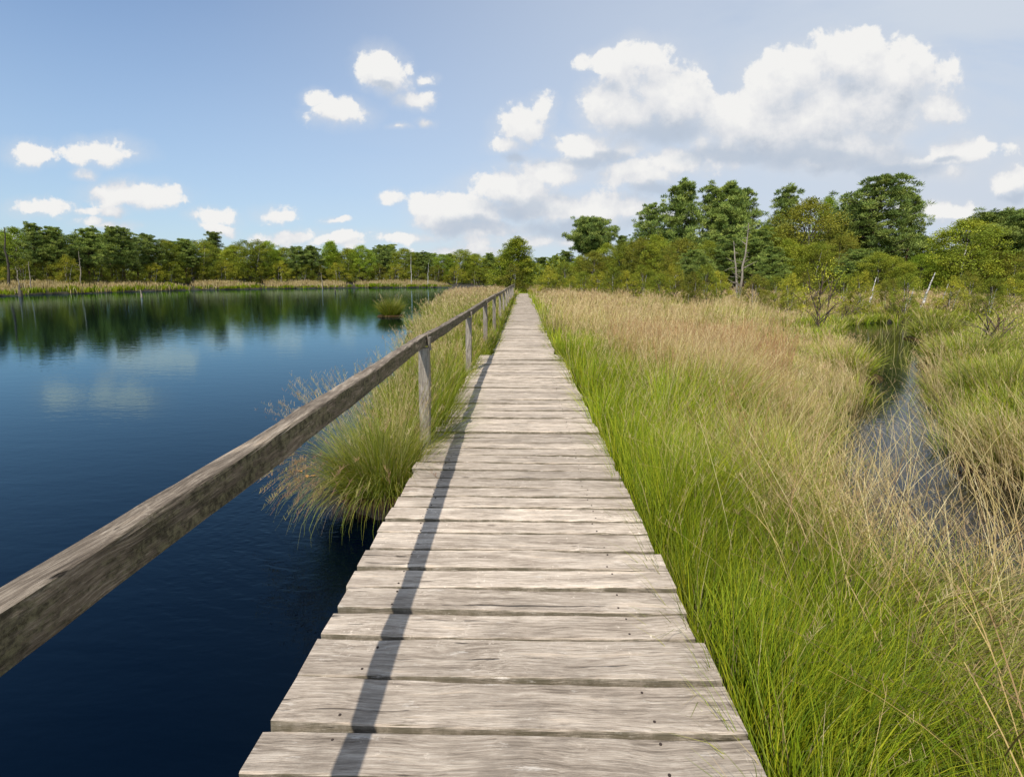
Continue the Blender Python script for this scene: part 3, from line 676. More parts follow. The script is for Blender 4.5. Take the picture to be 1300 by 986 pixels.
# --- far shore grass beyond the lake
B = Blades()
shore = [p for p in LAKE[13:28]]
sp_ = np.array(shore)
for a, b in zip(sp_[:-1], sp_[1:]):
    seg = np.hypot(*(b-a)); nrm = np.array([-(b-a)[1], (b-a)[0]])/seg
    if nrm @ (a-np.array([0, 0])) < 0: nrm = -nrm
    n = int(seg*42)
    t_ = rng.uniform(0, 1, n); q = rng.uniform(0, 1, n)**1.3*14-.2
    p = a+(b-a)*t_[:, None]+nrm*q[:, None]; D = np.hypot(p[:, 0], p[:, 1])
    zz = ground_z(p[:, 0], p[:, 1]); ok = zz > WATER
    p, q, zz, D = p[ok], q[ok], zz[ok], D[ok]; n = len(p)
    pt = vnoise(p[:, 0]*.5, p[:, 1]*.5)
    isg = (q < 2.2+pt*1.6) & (rng.uniform(0, 1, n) < .85)
    for rep in range(5):
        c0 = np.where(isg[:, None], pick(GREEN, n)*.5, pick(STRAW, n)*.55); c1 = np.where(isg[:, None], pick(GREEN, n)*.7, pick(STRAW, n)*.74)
        hgt = np.where(isg, .55+.25*pt, .80)*rng.uniform(.6, 1.2, n)*(1+.15*pt)
        B.add(np.stack([p[:, 0]+rng.normal(0, .25, n), p[:, 1]+rng.normal(0, .25, n), zz], 1), rng.uniform(0, 6.28, n), hgt, .1, rng.uniform(0, .7, n), D*.0011, c0, c1, S=4)
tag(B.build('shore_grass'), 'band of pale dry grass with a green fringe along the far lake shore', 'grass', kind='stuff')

# ------------------------------------------------------------------ trees
NMAIN = [0]
def tube_into(Vs, Fs, path, r0, r1, sides=6):
    path = np.array(path, float); n = len(path); tan = np.gradient(path, axis=0); tan /= (np.linalg.norm(tan, axis=1)[:, None]+1e-9)
    b = sum(len(v) for v in Vs)
    rad = np.linspace(r0, r1, n); a = np.arange(sides)/sides*2*math.pi; out_ = []
    ref = np.array([0, 1, 0.]) if abs(tan[0][1]) < .8 else np.array([1., 0, 0])
    for k in range(n):
        s = np.cross(tan[k], ref); s /= np.linalg.norm(s); u = np.cross(s, tan[k])
        out_.append(path[k]+rad[k]*(np.cos(a)[:, None]*s+np.sin(a)[:, None]*u))
    Vs.append(np.concatenate(out_))
    for k in range(n-1):
        for q in range(sides):
            q2 = (q+1) % sides; Fs.append((b+k*sides+q, b+k*sides+q2, b+(k+1)*sides+q2, b+(k+1)*sides+q))
def wander(p0, d, L, n, wob, rg, up=0.0):
    p = np.array(p0, float); d = np.array(d, float); pts = [p.copy()]
    for _ in range(n):
        d = d+rg.normal(0, wob, 3)+np.array([0, 0, up]); d /= np.linalg.norm(d); p = p+d*L/n; pts.append(p.copy())
    return pts
def leaf_cards(P, N, L, w, C_, rg):
    """diamond shaped leaves at P, pointing along N"""
    n = len(P); N = N/(np.linalg.norm(N, axis=1)[:, None]+1e-9)
    r = rg.normal(0, 1, (n, 3)); s = np.cross(N, r); s /= (np.linalg.norm(s, axis=1)[:, None]+1e-9)
    L = np.broadcast_to(L, (n,))[:, None]; w = np.broadcast_to(w, (n,))[:, None]
    V = np.stack([P, P+N*L*.45+s*w/2, P+N*L, P+N*L*.45-s*w/2], 1).reshape(-1, 3)
    Fq = np.arange(n*4).reshape(n, 4); return V, Fq, np.repeat(C_, 4, 0)
PINE = A3([[.165, .225, .05], [.20, .26, .058], [.25, .30, .07], [.12, .175, .045]])
BIR = A3([[.19, .235, .024], [.225, .26, .028], [.27, .29, .032], [.15, .195, .022]])
YEL = A3([[.21, .235, .024], [.25, .26, .026], [.17, .20, .022], [.32, .30, .032]])
OAK = A3([[.17, .25, .024], [.19, .27, .026], [.23, .30, .03]])
BRO = A3([[.185, .19, .026], [.21, .20, .028], [.16, .18, .024]])
def make_pine(seed, shape='cone', hgt=10.0, R_=2.6, pads=70, per=260, crown0=.35, palette=PINE):
    rg = np.random.default_rng(seed); Vs, Fs = [], []
    tr = wander((0, 0, -.3), (rg.normal(0, .05), rg.normal(0, .05), 1), hgt*.96, 12, .045, rg, .05); tr = np.array(tr)
    tr[:, :2] -= tr[-1, :2]*np.linspace(0, 1, 13)[:, None]*.6
    tube_into(Vs, Fs, tr, hgt*.016, .025, 8); NMAIN[0] = len(Fs)
    P, N, C_ = [], [], []
    for k in range(pads):
        f = (k+.5)/pads; f = crown0+(1-crown0)*f
        z = f*hgt; g_ = (f-crown0)/(1-crown0)
        if shape == 'cone': rad = R_*(1-g_)**.62*(.65+.35*min(1, g_*4))
        elif shape == 'umbrella': rad = R_*math.sqrt(max(.02, 1-(g_-.35)**2/.45))*(.6+.4*min(1, g_*3))
        else: rad = R_*(math.sin(math.pi*min(1, g_*.8+.2))**.6)
        rad *= rg.uniform(.40, 1.2); a = k*2.4+rg.normal(0, .5)
        i_ = min(11.9, f*12); b0 = tr[int(i_)]*(1-i_ % 1)+tr[min(12, int(i_)+1)]*(i_ % 1)
        zoff = rg.uniform(.0, .25)*rad if shape != 'umbrella' else rg.uniform(.1, .5)*rad*.5
        e = np.array([b0[0]+rad*math.cos(a), b0[1]+rad*math.sin(a), min(z+zoff, hgt-.1)])
        s0 = b0-np.array([0, 0, rad*.15])
        mid = (s0+e)/2+rg.normal(0, .1, 3)
        tube_into(Vs, Fs, [s0, mid, e], .028+.012*rad, .012, 4)
        nsub = 8 if rad > .9 else 4
        for q in range(nsub):
            c_ = e if q == 0 else s0+(e-s0)*rg.uniform(.35, 1.02)+np.array([rg.normal(0, .45), rg.normal(0, .45), rg.uniform(-.15, .5)])
            pr_ = rg.uniform(.15, .33)*(1.0 if f < .85 else .75)
            big = 1.35 if shape == 'umbrella' else 1; pr_ *= big; m_ = int(per/nsub*1.7*big)
            v = rg.normal(0, 1, (m_, 3)); v /= np.linalg.norm(v, axis=1)[:, None]; rr_ = rg.uniform(0, 1, m_)**.45
            pp = c_+v*rr_[:, None]*np.array([pr_, pr_, pr_*.72])
            nn = v*np.array([1, 1, .5])+np.array([0, 0, .75])+rg.normal(0, .35, (m_, 3))
            P.append(pp); N.append(nn); cb = palette[rg.integers(0, len(palette))]*rg.uniform(.8, 1.25)
            C_.append(np.broadcast_to(cb, (m_, 3))*rg.uniform(.75, 1.3, (m_, 1)))
    P, N, C_ = map(np.concatenate, (P, N, C_)); n = len(P)
    V, Fq, cc = leaf_cards(P, N, rg.uniform(.16, .34, n), rg.uniform(.035, .06, n), C_, rg)
    return np_mesh('trunk', np.concatenate(Vs), Fs, smooth=True), np_mesh('crown', V, Fq, cc)
def make_leafy(seed, hgt=8.0, R_=2.2, clusters=150, per=85, crown0=.22, palette=BIR, stems=1, shape='round', leaf=.10, loose=1.0, lean=0.05, barkr=.012):
    rg = np.random.default_rng(seed); Vs, Fs = [], []; P, N, C_ = [], [], []
    trs = []
    for s_ in range(stems):
        d = (rg.normal(0, lean+.08*(stems > 1)), rg.normal(0, lean+.08*(stems > 1)), 1)
        tr = np.array(wander((rg.normal(0, .15)*(stems > 1), rg.normal(0, .15)*(stems > 1), -.3), d, hgt*rg.uniform(.85, .97), 12, .05, rg, .05)); trs.append(tr)
        tube_into(Vs, Fs, tr, hgt*barkr/math.sqrt(stems), .015, 7)
    NMAIN[0] = len(Fs); nmain = len(Fs)
    for k in range(clusters):
        g_ = (k+.5)/clusters; f = crown0+(1-crown0)*g_; tr = trs[k % stems]
        if shape == 'round': rad = R_*math.sqrt(max(.03, 1-(2*g_-.85)**2*.72))
        elif shape == 'flame': rad = R_*(1-g_)**.55*(.5+.5*min(1, g_*4))
        else: rad = R_*math.sqrt(max(.05, 1-g_**2))
        if g_ > .93: rad *= .6
        rad *= math.sqrt(rg.uniform(.08, 1.15)); a = k*2.4+rg.normal(0, .6)
        i_ = min(11.9, max(0, f*12-1.5)); b0 = tr[int(i_)]*(1-i_ % 1)+tr[min(12, int(i_)+1)]*(i_ % 1)
        e = np.array([b0[0]*.7+rad*math.cos(a), b0[1]*.7+rad*math.sin(a), f*hgt+rg.normal(0, .15)])
        if k % 3 == 0: tube_into(Vs, Fs, [b0, (b0+e)/2+np.array([0, 0, .15]), e], .02+.006*rad, .006, 4)
        pr_ = rg.uniform(.28, .62)*R_/2.2*loose; m_ = per
        v = rg.normal(0, 1, (m_, 3)); v /= np.linalg.norm(v, axis=1)[:, None]; rr_ = rg.uniform(0, 1, m_)**.5
        pp = e+v*rr_[:, None]*np.array([pr_, pr_, pr_*.8]); nn = v*.6+rg.normal(0, .6, (m_, 3))+np.array([0, 0, -.15])
        cb = palette[rg.integers(0, len(palette))]*rg.uniform(.82, 1.22)
        P.append(pp); N.append(nn); C_.append(np.broadcast_to(cb, (m_, 3))*rg.uniform(.7, 1.35, (m_, 1)))
    P, N, C_ = map(np.concatenate, (P, N, C_)); n = len(P)
    V, Fq, cc = leaf_cards(P, N, leaf*rg.uniform(.8, 1.5, n), leaf*.7*rg.uniform(.7, 1.3, n), C_, rg)
    return np_mesh('trunk', np.concatenate(Vs), Fs, smooth=True), np_mesh('crown', V, Fq, cc)
LIB = {}
def lib(key, fn, bark, leafm, rad, hgt):
    tm, cm = fn; tm.materials.append(bark); tm.materials.append(M_TWIG); mi = np.zeros(len(tm.polygons), np.int32); mi[NMAIN[0]:] = 1; tm.polygons.foreach_set('material_index', mi); cm.materials.append(leafm); LIB[key] = (tm, cm, rad, hgt)
for s_ in range(5): lib(f'pine{s_}', make_pine(10+s_, 'cone' if s_ % 2 == 0 else 'round', 10, 2.5+.25*(s_ % 3), 66, 320, .28+.05*(s_ % 3)), M_BARKP, M_NEEDLE, 2.7, 10)
lib('thinpine', make_pine(31, 'cone', 10, 2.0, 46, 240, .45), M_BARKP, M_NEEDLE, 2.0, 10)
lib('umbrella', make_pine(33, 'umbrella', 10, 3.6, 150, 340, .52), M_BARKP, M_NEEDLE, 3.8, 10)
lib('spruce', make_pine(35, 'cone', 10, 1.7, 110, 230, .12, PINE*.75), M_BARKP, M_NEEDLE, 1.8, 10)
for s_ in range(4): lib(f'birch{s_}', make_leafy(40+s_, 8, 2.2, 230, 100, .16, [BIR, BIR*.85, OAK, BRO][s_], 1+s_ % 2, 'round', loose=1.1), M_BIRCH, M_LEAF, 2.4, 8)
for s_ in range(2): lib(f'flame{s_}', make_leafy(50+s_, 8, 2.0, 270, 110, .08, [BIR*1.05, OAK*1.1][s_], 1, 'flame', loose=1.1), M_BIRCH, M_LEAF, 2.1, 8)
for s_ in range(3): lib(f'bush{s_}', make_leafy(60+s_, 3.2, 1.7, 85, 80, .06, [YEL, BIR*.8, BRO*.85][s_], 3, 'dome', .075, .9), M_BIRCH, M_LEAF, 1.8, 3.2)
lib('oak', make_leafy(70, 8, 3.0, 220, 95, .25, OAK, 1, 'round', loose=1.2), M_BARKP, M_LEAF, 3.2, 8)
lib('sparse', make_leafy(72, 2.8, 1.0, 70, 14, .25, YEL*1.25, 4, 'round', .055, 1.5, .12, .006), M_BARKP, M_LEAF, 1.1, 2.8)
lib('sparse2', make_leafy(74, 2.0, 1.1, 60, 12, .15, YEL*1.2, 5, 'dome', .05, 1.6, .2, .006), M_BARKP, M_LEAF, 1.2, 2.0)
lib('sparsefar', make_leafy(76, 3.0, .8, 50, 40, .12, YEL*1.05, 2, 'flame', .08, 1.3, .05, .006), M_BARKP, M_LEAF, .9, 3.0)
cnt = {}
def plant(name, label, cat, key, px, top, D, wpx, group=None, rz=None):
    tm, cm, rad, hg = LIB[key]; x = at(px, D)
    while float(sd_water(A3([x]), A3([float(D)]))[0]) > -.25: D += .5; x = at(px, D)      # never rooted in open water
    z0 = float(ground_z(A3([x]), A3([float(D)]))[0]); z0 = max(z0, WATER)
    ztop = H+uw(px, top)[1]*D; sz = (ztop-z0)/hg; rw = (wpx/2/F*D)/rad
    r = empty(name, (x, D, z0), rng.uniform(0, 6.28) if rz is None else rz); r.scale = (rw, rw, sz); tag(r, label, cat, group)
    link('trunk', tm, None, r); link('crown', cm, None, r); return r
ORD = ['nearest', 'second', 'third', 'fourth', 'fifth', 'sixth', 'seventh', 'eighth', 'ninth', 'tenth', 'eleventh', 'twelfth', 'thirteenth', 'fourteenth', 'fifteenth']
def rowlabels(xs, marks, rowname):
    """name each of a row by its rank left or right of the closest landmark"""
    res = []
    for x in xs:
        mx, mn = min(marks, key=lambda m_: abs(m_[0]-x)); side = 'left' if x < mx else 'right'
        same = sorted([q for q in xs if min(marks, key=lambda m_: abs(m_[0]-q)) == (mx, mn) and ((q < mx) == (x < mx))], key=lambda q: abs(q-mx))
        res.append(f'{ORD[same.index(x)]} {side} of the {mn}')
    return res
# left shore, front row: column, top, kind, width
SHORE_D = lambda px: float(np.interp(px, [-200, 0, 100, 200, 300, 400, 500, 600, 660], [66, 76, 86, 101, 116, 128, 137, 145, 150]))
MARKS = [(5, 'black dead trunk'), (102, 'tall grey snag'), (178, 'post in the lake'), (276, 'spired conifer'), (409, 'shore stake'), (522, 'taller pale stem'), (632, 'pale leaning birch')]
front = [(-60, 285, 'pine1', 55), (-18, 290, 'pine3', 50), (22, 291, 'birch2', 50), (45, 284, 'pine0', 38), (72, 289, 'pine2', 42), (92, 312, 'birch1', 36), (114, 291, 'pine4', 44), (143, 289, 'pine0', 36), (160, 291, 'pine1', 40), (188, 298, 'pine3', 38), (208, 305, 'birch0', 40), (236, 304, 'pine2', 38), (256, 306, 'birch1', 36), (300, 312, 'birch0', 40), (322, 306, 'birch1', 38), (343, 308, 'birch2', 34), (360, 315, 'birch0', 36), (378, 314, 'pine1', 32), (397, 313, 'pine2', 32),
         (416, 307, 'flame1', 34), (440, 316, 'birch0', 36), (462, 313, 'birch2', 32), (484, 312, 'pine3', 30), (511, 316, 'birch0', 34), (536, 321, 'pine4', 30), (560, 324, 'birch2', 32), (588, 318, 'birch1', 32), (609, 323, 'birch0', 30), (624, 322, 'pine0', 26)]
kinds = {'pine': ('pine_tree', 'pine', 'dark green pine'), 'birc': ('birch_tree', 'birch', 'olive green leafy birch'), 'flam': ('birch_tree', 'birch', 'tall pointed leafy birch'), 'spru': ('conifer_tree', 'conifer', 'dark conifer'), 'oak': ('oak_tree', 'oak', 'broad green oak'), 'bush': ('bush', 'bush', 'low yellow-green bush')}
labs = rowlabels([f_[0] for f_ in front], MARKS, 'front row of far shore trees')
for (px, top, key, w), lb in zip(front, labs):
    nm, ct, ds = kinds[key[:4].rstrip('0123')] if key[:4] in kinds else kinds['oak']
    plant(nm, ds+', far shore front row, '+lb, ct, key, px, top, SHORE_D(px)+rng.uniform(-2, 3), w*1.15, 'front row of trees along the far lake shore')
plant('conifer_tree', 'dark spired conifer poking above the far shore treeline', 'conifer', 'spruce', 276, 295, 124, 26)
back = [(10, 296, 'pine2'), (60, 297, 'pine4'), (100, 300, 'pine1'), (130, 298, 'pine2'), (175, 303, 'pine0'), (222, 308, 'pine1'), (262, 310, 'pine4'), (290, 314, 'pine0'), (333, 314, 'pine3'), (352, 318, 'pine1'), (388, 319, 'birch2'), (426, 319, 'pine2'), (450, 318, 'pine0'), (473, 318, 'pine1'), (497, 311, 'pine2'), (524, 321, 'pine3'), (548, 322, 'pine1'), (573, 323, 'pine0'), (599, 324, 'pine2'), (617, 325, 'pine4'), (640, 324, 'pine1')]
labs = rowlabels([f_[0] for f_ in back], MARKS, 'back row of far shore trees')
for (px, top, key), lb in zip(back, labs):
    nm, ct, ds = kinds[key[:4]]
    plant(nm, ds.replace('dark green ','dark ').replace('olive green leafy ','leafy ')+' behind the far shore front row, '+lb, ct, key, px, top, SHORE_D(px)+14, 44*(1.0 if px < 300 else .8), 'back row of trees on the far lake shore')
# understorey bushes on the left shore
us = [(-10, 332), (28, 330), (58, 333), (84, 328), (122, 334), (150, 336), (193, 337), (217, 333), (247, 336), (283, 333), (309, 335), (330, 338), (355, 334), (385, 336), (405, 338), (430, 336), (455, 338), (478, 336), (503, 338), (530, 340), (553, 338), (578, 340), (603, 340), (619, 338)]
labs = rowlabels([u_[0] for u_ in us], MARKS, 'line of undergrowth bushes')
for q, ((px, top), lb) in enumerate(zip(us, labs)):
    plant('bush', ('leafy green' if q % 3 else 'yellowish')+' bush under far shore trees, '+lb, 'bush', f'bush{q % 3}', px, top, SHORE_D(px)-4+q % 3, 40 if px < 300 else 34, 'undergrowth bushes on the far lake shore')

# the wood carries on behind the rows on both sides as one mass
BV, BF, BC = [], [], []
m = 90000; pxw = np.concatenate([rng.uniform(-140, 655, m*2//3), rng.uniform(655, 1420, m//3)])
u_l = (pxw-664)/F; Dw = np.where(pxw < 655, np.interp(pxw, [-200, 0, 100, 200, 300, 400, 500, 600, 660], [66, 76, 86, 101, 116, 128, 137, 145, 150])+18, 78)+rng.uniform(0, 14, m)
hw = (4.6+1.1*vnoise(pxw*.06, pxw*0+3))*rng.uniform(.0, 1, m)**.7
Pw = np.stack([u_l*Dw, Dw, -.3+hw], 1); Nw = rng.normal(0, 1, (m, 3))
Vw, Fw, Cw = leaf_cards(Pw, Nw, rng.uniform(.35, .8, m), rng.uniform(.2, .45, m), np.where(rng.uniform(0, 1, (m, 1)) < .5, BIR[rng.integers(0, 4, m)], PINE[rng.integers(0, 4, m)])*.75, rng)
tag(link('distant_wood', np_mesh('distant_wood', Vw, Fw, Cw), M_LEAF), 'low mass of distant woodland seen between the nearer trees', 'woodland', kind='stuff')
# centre and right side
plant('birch_tree', 'full pointed olive birch standing left of the far end of the boardwalk', 'birch', 'flame0', 650, 304, 66, 74)
plant('bush', 'dark bush at the foot of the birch beside the far end of the boardwalk', 'bush', 'bush2', 652, 338, 63, 40)
plant('bush', 'green bush left of the birch near the pale leaning stem', 'bush', 'bush1', 628, 343, 80, 26)
RM = [(662, 'boardwalk end'), (750, 'umbrella pine'), (940, 'twin dead trunks'), (1045, 'sparse yellow shrub'), (1180, 'pale birch stems')]
R1 = [(750, 279, 88, 'umbrella', 60, 'pine_tree', 'tall lone pine with a dense umbrella crown above the right-hand bushes', 'pine'),
      (824, 262, 60, 'pine1', 50, 'pine_tree', 'bushy pine forming the left shoulder of the tall right-hand pine group', 'pine'),
      (863, 235, 57, 'pine0', 76, 'pine_tree', 'tall ragged pine at the left of the main right-hand pine group', 'pine'),
      (899, 238, 59, 'thinpine', 46, 'pine_tree', 'narrow pine in the middle of the main right-hand pine group', 'pine'),
      (921, 235, 58, 'pine2', 66, 'pine_tree', 'tall full pine just right of the middle of the right-hand pine group', 'pine'),
      (944, 243, 62, 'pine4', 62, 'pine_tree', 'spreading pine at the right end of the group above the dead twin trunks', 'pine'),
      (992, 239, 66, 'thinpine', 48, 'pine_tree', 'thin pine whose small open crown stands alone above olive birches', 'pine'),
      (1022, 257, 52, 'birch3', 84, 'birch_tree', 'broad brownish olive birch right of the thin open-crowned pine', 'birch'),
      (1045, 254, 60, 'birch2', 46, 'birch_tree', 'small-topped birch just left of the highest right-hand pine', 'birch'),
      (1108, 226, 52, 'pine3', 92, 'pine_tree', 'highest pine on the right with a broad ragged crown', 'pine'),
      (1145, 246, 54, 'thinpine', 44, 'pine_tree', 'slender pine leaning out at the right side of the highest pine', 'pine'),
      (1076, 256, 56, 'pine1', 56, 'pine_tree', 'dense pine filling in left of and below the highest pine', 'pine'),
      (1218, 280, 43, 'birch0', 84, 'birch_tree', 'rounded olive birch with pale stems near the right edge', 'birch'),
      (1274, 271, 50, 'umbrella', 96, 'pine_tree', 'flat-topped dark pine at the right edge of the photo', 'pine'),
      (1315, 300, 47, 'pine4', 70, 'pine_tree', 'pine cut by the right edge of the photo', 'pine'),
      (1165, 303, 55, 'birch2', 56, 'birch_tree', 'lower birch filling the gap between highest pine and rounded birch', 'birch'),
      (977, 290, 54, 'birch1', 60, 'birch_tree', 'olive birch below the thin open-crowned pine', 'birch'),
      (787, 300, 78, 'spruce', 22, 'conifer_tree', 'small spired conifer between umbrella pine and the main pine group', 'conifer'),
      (687, 327, 105, 'spruce', 26, 'conifer_tree', 'small dark spired conifer right of the far end of the boardwalk', 'conifer'),
      (684, 336, 95, 'pine1', 26, 'pine_tree', 'low dark pine behind the far end of the boardwalk', 'pine'),
      (704, 325, 100, 'pine2', 30, 'pine_tree', 'low pine right of the small dark spired conifer', 'pine'),
      (722, 320, 92, 'pine4', 34, 'pine_tree', 'low spreading pine left of the umbrella pine', 'pine'),
      (668, 335, 140, 'pine3', 30, 'pine_tree', 'distant pine closing the view beyond the boardwalk', 'pine')]
for px, top, D, key, w, nm, lb, ct in R1: plant(nm, lb, ct, key, px, top, D, w*1.08)
R2 = [(700, 341, 62, 'bush0', 34), (716, 334, 60, 'bush1', 36), (733, 326, 62, 'flame0', 32), (752, 320, 58, 'birch3', 40), (772, 310, 60, 'birch0', 40), (795, 308, 56, 'birch1', 42), (815, 303, 54, 'birch3', 42), (838, 300, 53, 'birch0', 48), (862, 305, 50, 'birch3', 44), (882, 318, 46, 'pine2', 46), (900, 308, 52, 'birch1', 46), (925, 300, 50, 'pine3', 50), (955, 292, 49, 'pine0', 54), (985, 315, 44, 'pine4', 44), (1006, 305, 48, 'birch0', 48), (1030, 310, 46, 'birch1', 50), (1062, 300, 47, 'birch3', 50), (1086, 318, 43, 'pine1', 44), (1115, 322, 41, 'birch1', 48), (1142, 328, 42, 'birch0', 44), (1170, 325, 44, 'birch2', 46), (1200, 330, 46, 'pine2', 44), (1245, 320, 45, 'birch1', 56), (1284, 322, 42, 'birch3', 54), (1312, 340, 38, 'birch0', 50)]
labs = rowlabels([r_[0] for r_ in R2], RM, 'middle row of right-hand trees')
for (px, top, D, key, w), lb in zip(R2, labs):
    nm, ct, ds = kinds[key[:4]]; plant(nm, ds.replace('tall pointed ','pointed ')+', middle row at right, '+lb, ct, key, px, top, D, w*1.15, 'middle row of trees on the right-hand side')
R3 = [(695, 350, 55), (708, 348, 52), (724, 346, 50), (742, 344, 50), (760, 342, 47), (780, 340, 46), (798, 342, 45), (816, 338, 46), (836, 344, 43), (856, 342, 43), (876, 345, 42), (896, 340, 42), (915, 346, 42), (962, 344, 42), (984, 350, 40), (1004, 346, 40), (1022, 348, 39), (1072, 344, 39), (1094, 350, 38), (1128, 352, 38), (1150, 350, 39), (1208, 352, 38), (1232, 350, 37), (1262, 352, 36), (1290, 350, 36)]
labs = rowlabels([r_[0] for r_ in R3], RM, 'low bush line')
for q, ((px, top, D), lb) in enumerate(zip(R3, labs)):
    D = float(np.interp(px, [690, 760, 830, 900, 1300], [52, 42, 34, 28, 26]))+(q*7 % 5)-2; top += (q*5 % 11)-2
    plant('bush', ('yellow-green' if q % 3 == 0 else 'olive')+' bush at right meadow edge, '+lb, 'bush', f'bush{(q*2) % 3 if px > 830 else q % 2}', px, top, D, 46, 'bushes along the edge of the right-hand meadow')
R4 = [(690, 318+12, 120), (730, 322, 115), (770, 315, 85), (810, 300, 75), (850, 285, 72), (890, 290, 74), (930, 285, 72), (970, 275, 75), (1010, 285, 72), (1060, 280, 70), (1100, 275, 68), (1140, 290, 68), (1180, 310, 66), (1220, 300, 64), (1260, 295, 66), (1300, 300, 62)]
labs = rowlabels([r_[0] for r_ in R4], RM, 'back row of right-hand trees')
for q, ((px, top, D), lb) in enumerate(zip(R4, labs)):
    plant('pine_tree', 'dark pine, back row at right, '+lb, 'pine', f'pine{q % 5}', px, top+12, D, 66, 'back row of trees on the right-hand side')
plant('shrub', 'sparse yellow-leaved shrub standing in the meadow left of the pool', 'shrub', 'sparse', 1047, 336, 19, 62)
plant('shrub', 'low sparse yellow bush overhanging the far left corner of the pool', 'shrub', 'sparse2', 1082, 384, 20, 56)
plant('shrub', 'sparse twiggy shrub with orange-yellow leaves at the right edge', 'shrub', 'sparse2', 1272, 388, 13.5, 100)
plant('sapling', 'slim yellow-green sapling in the meadow before the right-hand bushes', 'sapling', 'sparsefar', 811, 350, 30, 26)

# ------------------------------------------------------------------ dead wood
def snag(name, label, cat, px, base_D, tops, r0, mat, stubs=6, z0=None, seed=0):
    rg = np.random.default_rng(seed); x = at(px, base_D)
    z0 = float(ground_z(A3([x]), A3([float(base_D)]))[0]) if z0 is None else z0
    r = empty(name, (x, base_D, z0)); tag(r, label, cat)
    for tpx, tpy in tops:
        u_, w_ = uw(tpx, tpy); e = np.array([u_*base_D-x, rg.normal(0, .2), H+w_*base_D-z0])
        n = 9; ts = np.linspace(0, 1, n); path = np.stack([e*t_+np.append(rg.normal(0, .012*e[2], 2), 0)*math.sin(math.pi*t_) for t_ in ts]); path[0, 2] = -.25
        Vs, Fs = [], []; tube_into(Vs, Fs, path, r0, r0*.25, 8)
        tr = link('trunk', np_mesh('trunk', np.concatenate(Vs), Fs, smooth=True), mat, r)
        for s_ in range(stubs):
            f = rg.uniform(.25, .97); b0 = path[0]*(1-f)+path[-1]*f; a = rg.uniform(0, 6.28); L = rg.uniform(.25, .9)*e[2]*.16*(1.4-f)*1.6
            Vs, Fs = [], []; tube_into(Vs, Fs, wander(b0, (math.cos(a), math.sin(a)*.5, rg.uniform(-.3, .4)), L, 4, .18, rg), r0*.26, r0*.07, 5)
            link('branch', np_mesh('branch', np.concatenate(Vs), Fs, smooth=True), mat, r)
    return r
snag('dead_tree', 'twin bare grey dead trunks standing before the tall right-hand pines', 'dead tree', 939, 31, [(932, 306), (951, 283)], .085, M_SNAG, 20, seed=1)
snag('bare_birch', 'white birch stem leaning right by the pool, largest of the pale stems', 'bare birch', 1171, 28, [(1188, 346)], .075, M_BIRCH, 2, seed=2)
snag('bare_birch', 'white leaning birch stem left of the pool inlet, left-most of the pale stems', 'bare birch', 1104, 29, [(1119, 352)], .06, M_BIRCH, 2, seed=3)
snag('bare_birch', 'short broken white birch stump stem between the two leaning pale stems', 'bare birch', 1155, 29, [(1158, 364)], .06, M_BIRCH, 0, seed=4)
snag('bare_birch', 'thin white birch stem right-most of the pale stems by the pool', 'bare birch', 1194, 28, [(1202, 358)], .05, M_BIRCH, 1, seed=5)
snag('dead_tree', 'dark leaning dead trunk at the left edge of the far shore', 'dead tree', 10, 70, [(3, 288)], .17, M_SNAGD, 6, seed=6)
snag('dead_tree', 'grey dead snag with short stubs on the left lake shore', 'dead tree', 38, 70, [(36, 332)], .09, M_SNAG, 5, seed=7)
snag('dead_tree', 'tall slim grey dead snag on the lake shore', 'dead tree', 102, 80, [(102, 319)], .09, M_SNAG, 5, seed=8)
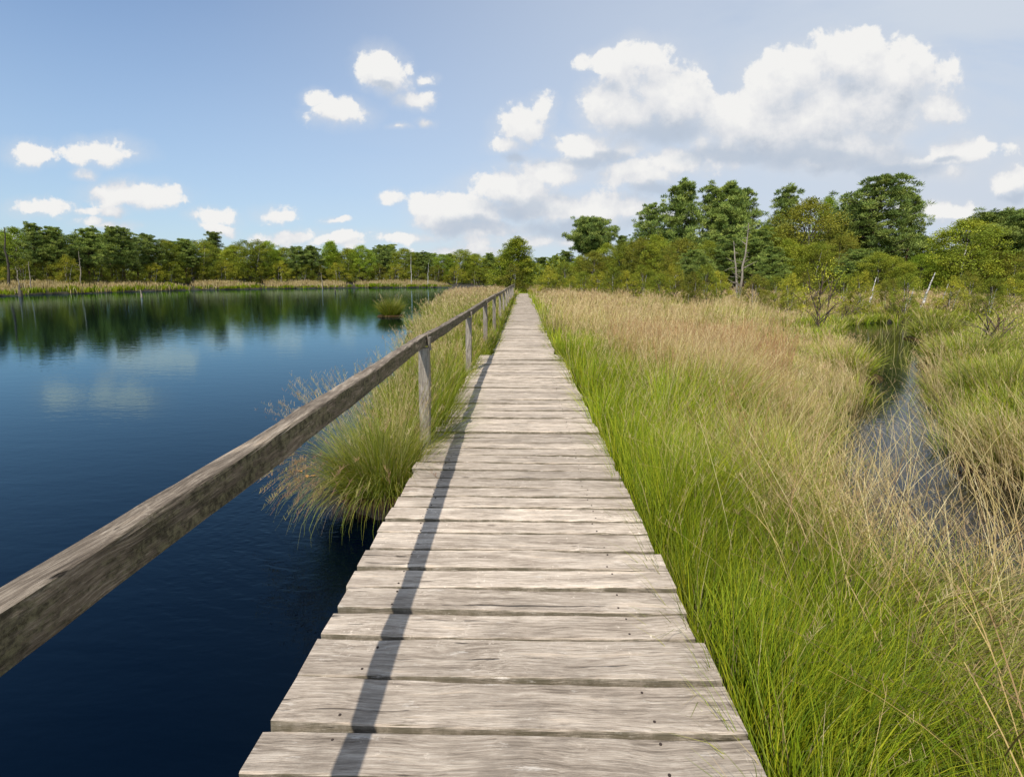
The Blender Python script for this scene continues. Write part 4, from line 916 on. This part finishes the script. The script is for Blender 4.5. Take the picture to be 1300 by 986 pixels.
snag('dead_tree', 'small leaning grey snag near the left edge of the far shore', 'dead tree', 24, 70, [(21, 338)], .07, M_SNAG, 2, seed=9)
snag('bare_birch', 'taller of the two thin pale stems on the far shore', 'bare birch', 522, 127, [(522, 322)], .10, M_BIRCH, 2, seed=10)
snag('bare_birch', 'shorter of the two thin pale stems on the far shore', 'bare birch', 543, 127, [(544, 333)], .09, M_BIRCH, 2, seed=11)
snag('bare_birch', 'pale leaning birch stem left of the far end of the boardwalk', 'bare birch', 640, 85, [(631, 320)], .11, M_BIRCH, 3, seed=12)
snag('tree_stump', 'jagged dark stump standing in the lake near the left edge', 'stump', 23, 60, [(20, 362), (25, 368)], .20, M_SNAGD, 2, z0=WATER, seed=13)
snag('wooden_stake', 'short brown post standing in the lake before the far shore', 'post', 178, 57, [(177, 368)], .12, M_SNAG, 0, z0=WATER, seed=14)
snag('wooden_stake', 'thin pale stake at the water edge of the far shore', 'post', 409, 108, [(408, 346)], .12, M_SNAG, 0, z0=WATER, seed=15)
snag('wooden_stake', 'short dark stake in the lake below the thin pale stake', 'post', 425, 78, [(425, 363)], .11, M_SNAGD, 0, z0=WATER, seed=16)
# fallen leaves on the water
for (px, py), lb in zip([(381, 598), (390, 605), (398, 604)], ['left-most small orange leaf floating beside the tussock', 'middle small orange leaf floating beside the tussock', 'right-most small orange leaf floating beside the tussock']):
    x, y = gp(px, py); me = bpy.data.meshes.new('floating_leaf')
    me.from_pydata([(0, -.03, 0), (.02, 0, .004), (.012, .02, .006), (0, .045, .002), (-.015, .02, .006), (-.02, 0, .004), (0, 0, .001)], [], [(0, 1, 6), (1, 2, 6), (2, 3, 6), (3, 4, 6), (4, 5, 6), (5, 0, 6)]); me.update()
    o = link('floating_leaf', me, M_LEAFORANGE); o.location = (x, y, WATER+.004); o.rotation_euler.z = px; tag(o, lb, 'leaf', 'orange leaves floating by the tussock')

SC.render.engine = 'CYCLES'
SC.cycles.max_bounces = 5; SC.cycles.diffuse_bounces = 2; SC.cycles.glossy_bounces = 2; SC.cycles.transmission_bounces = 3; SC.cycles.transparent_max_bounces = 4
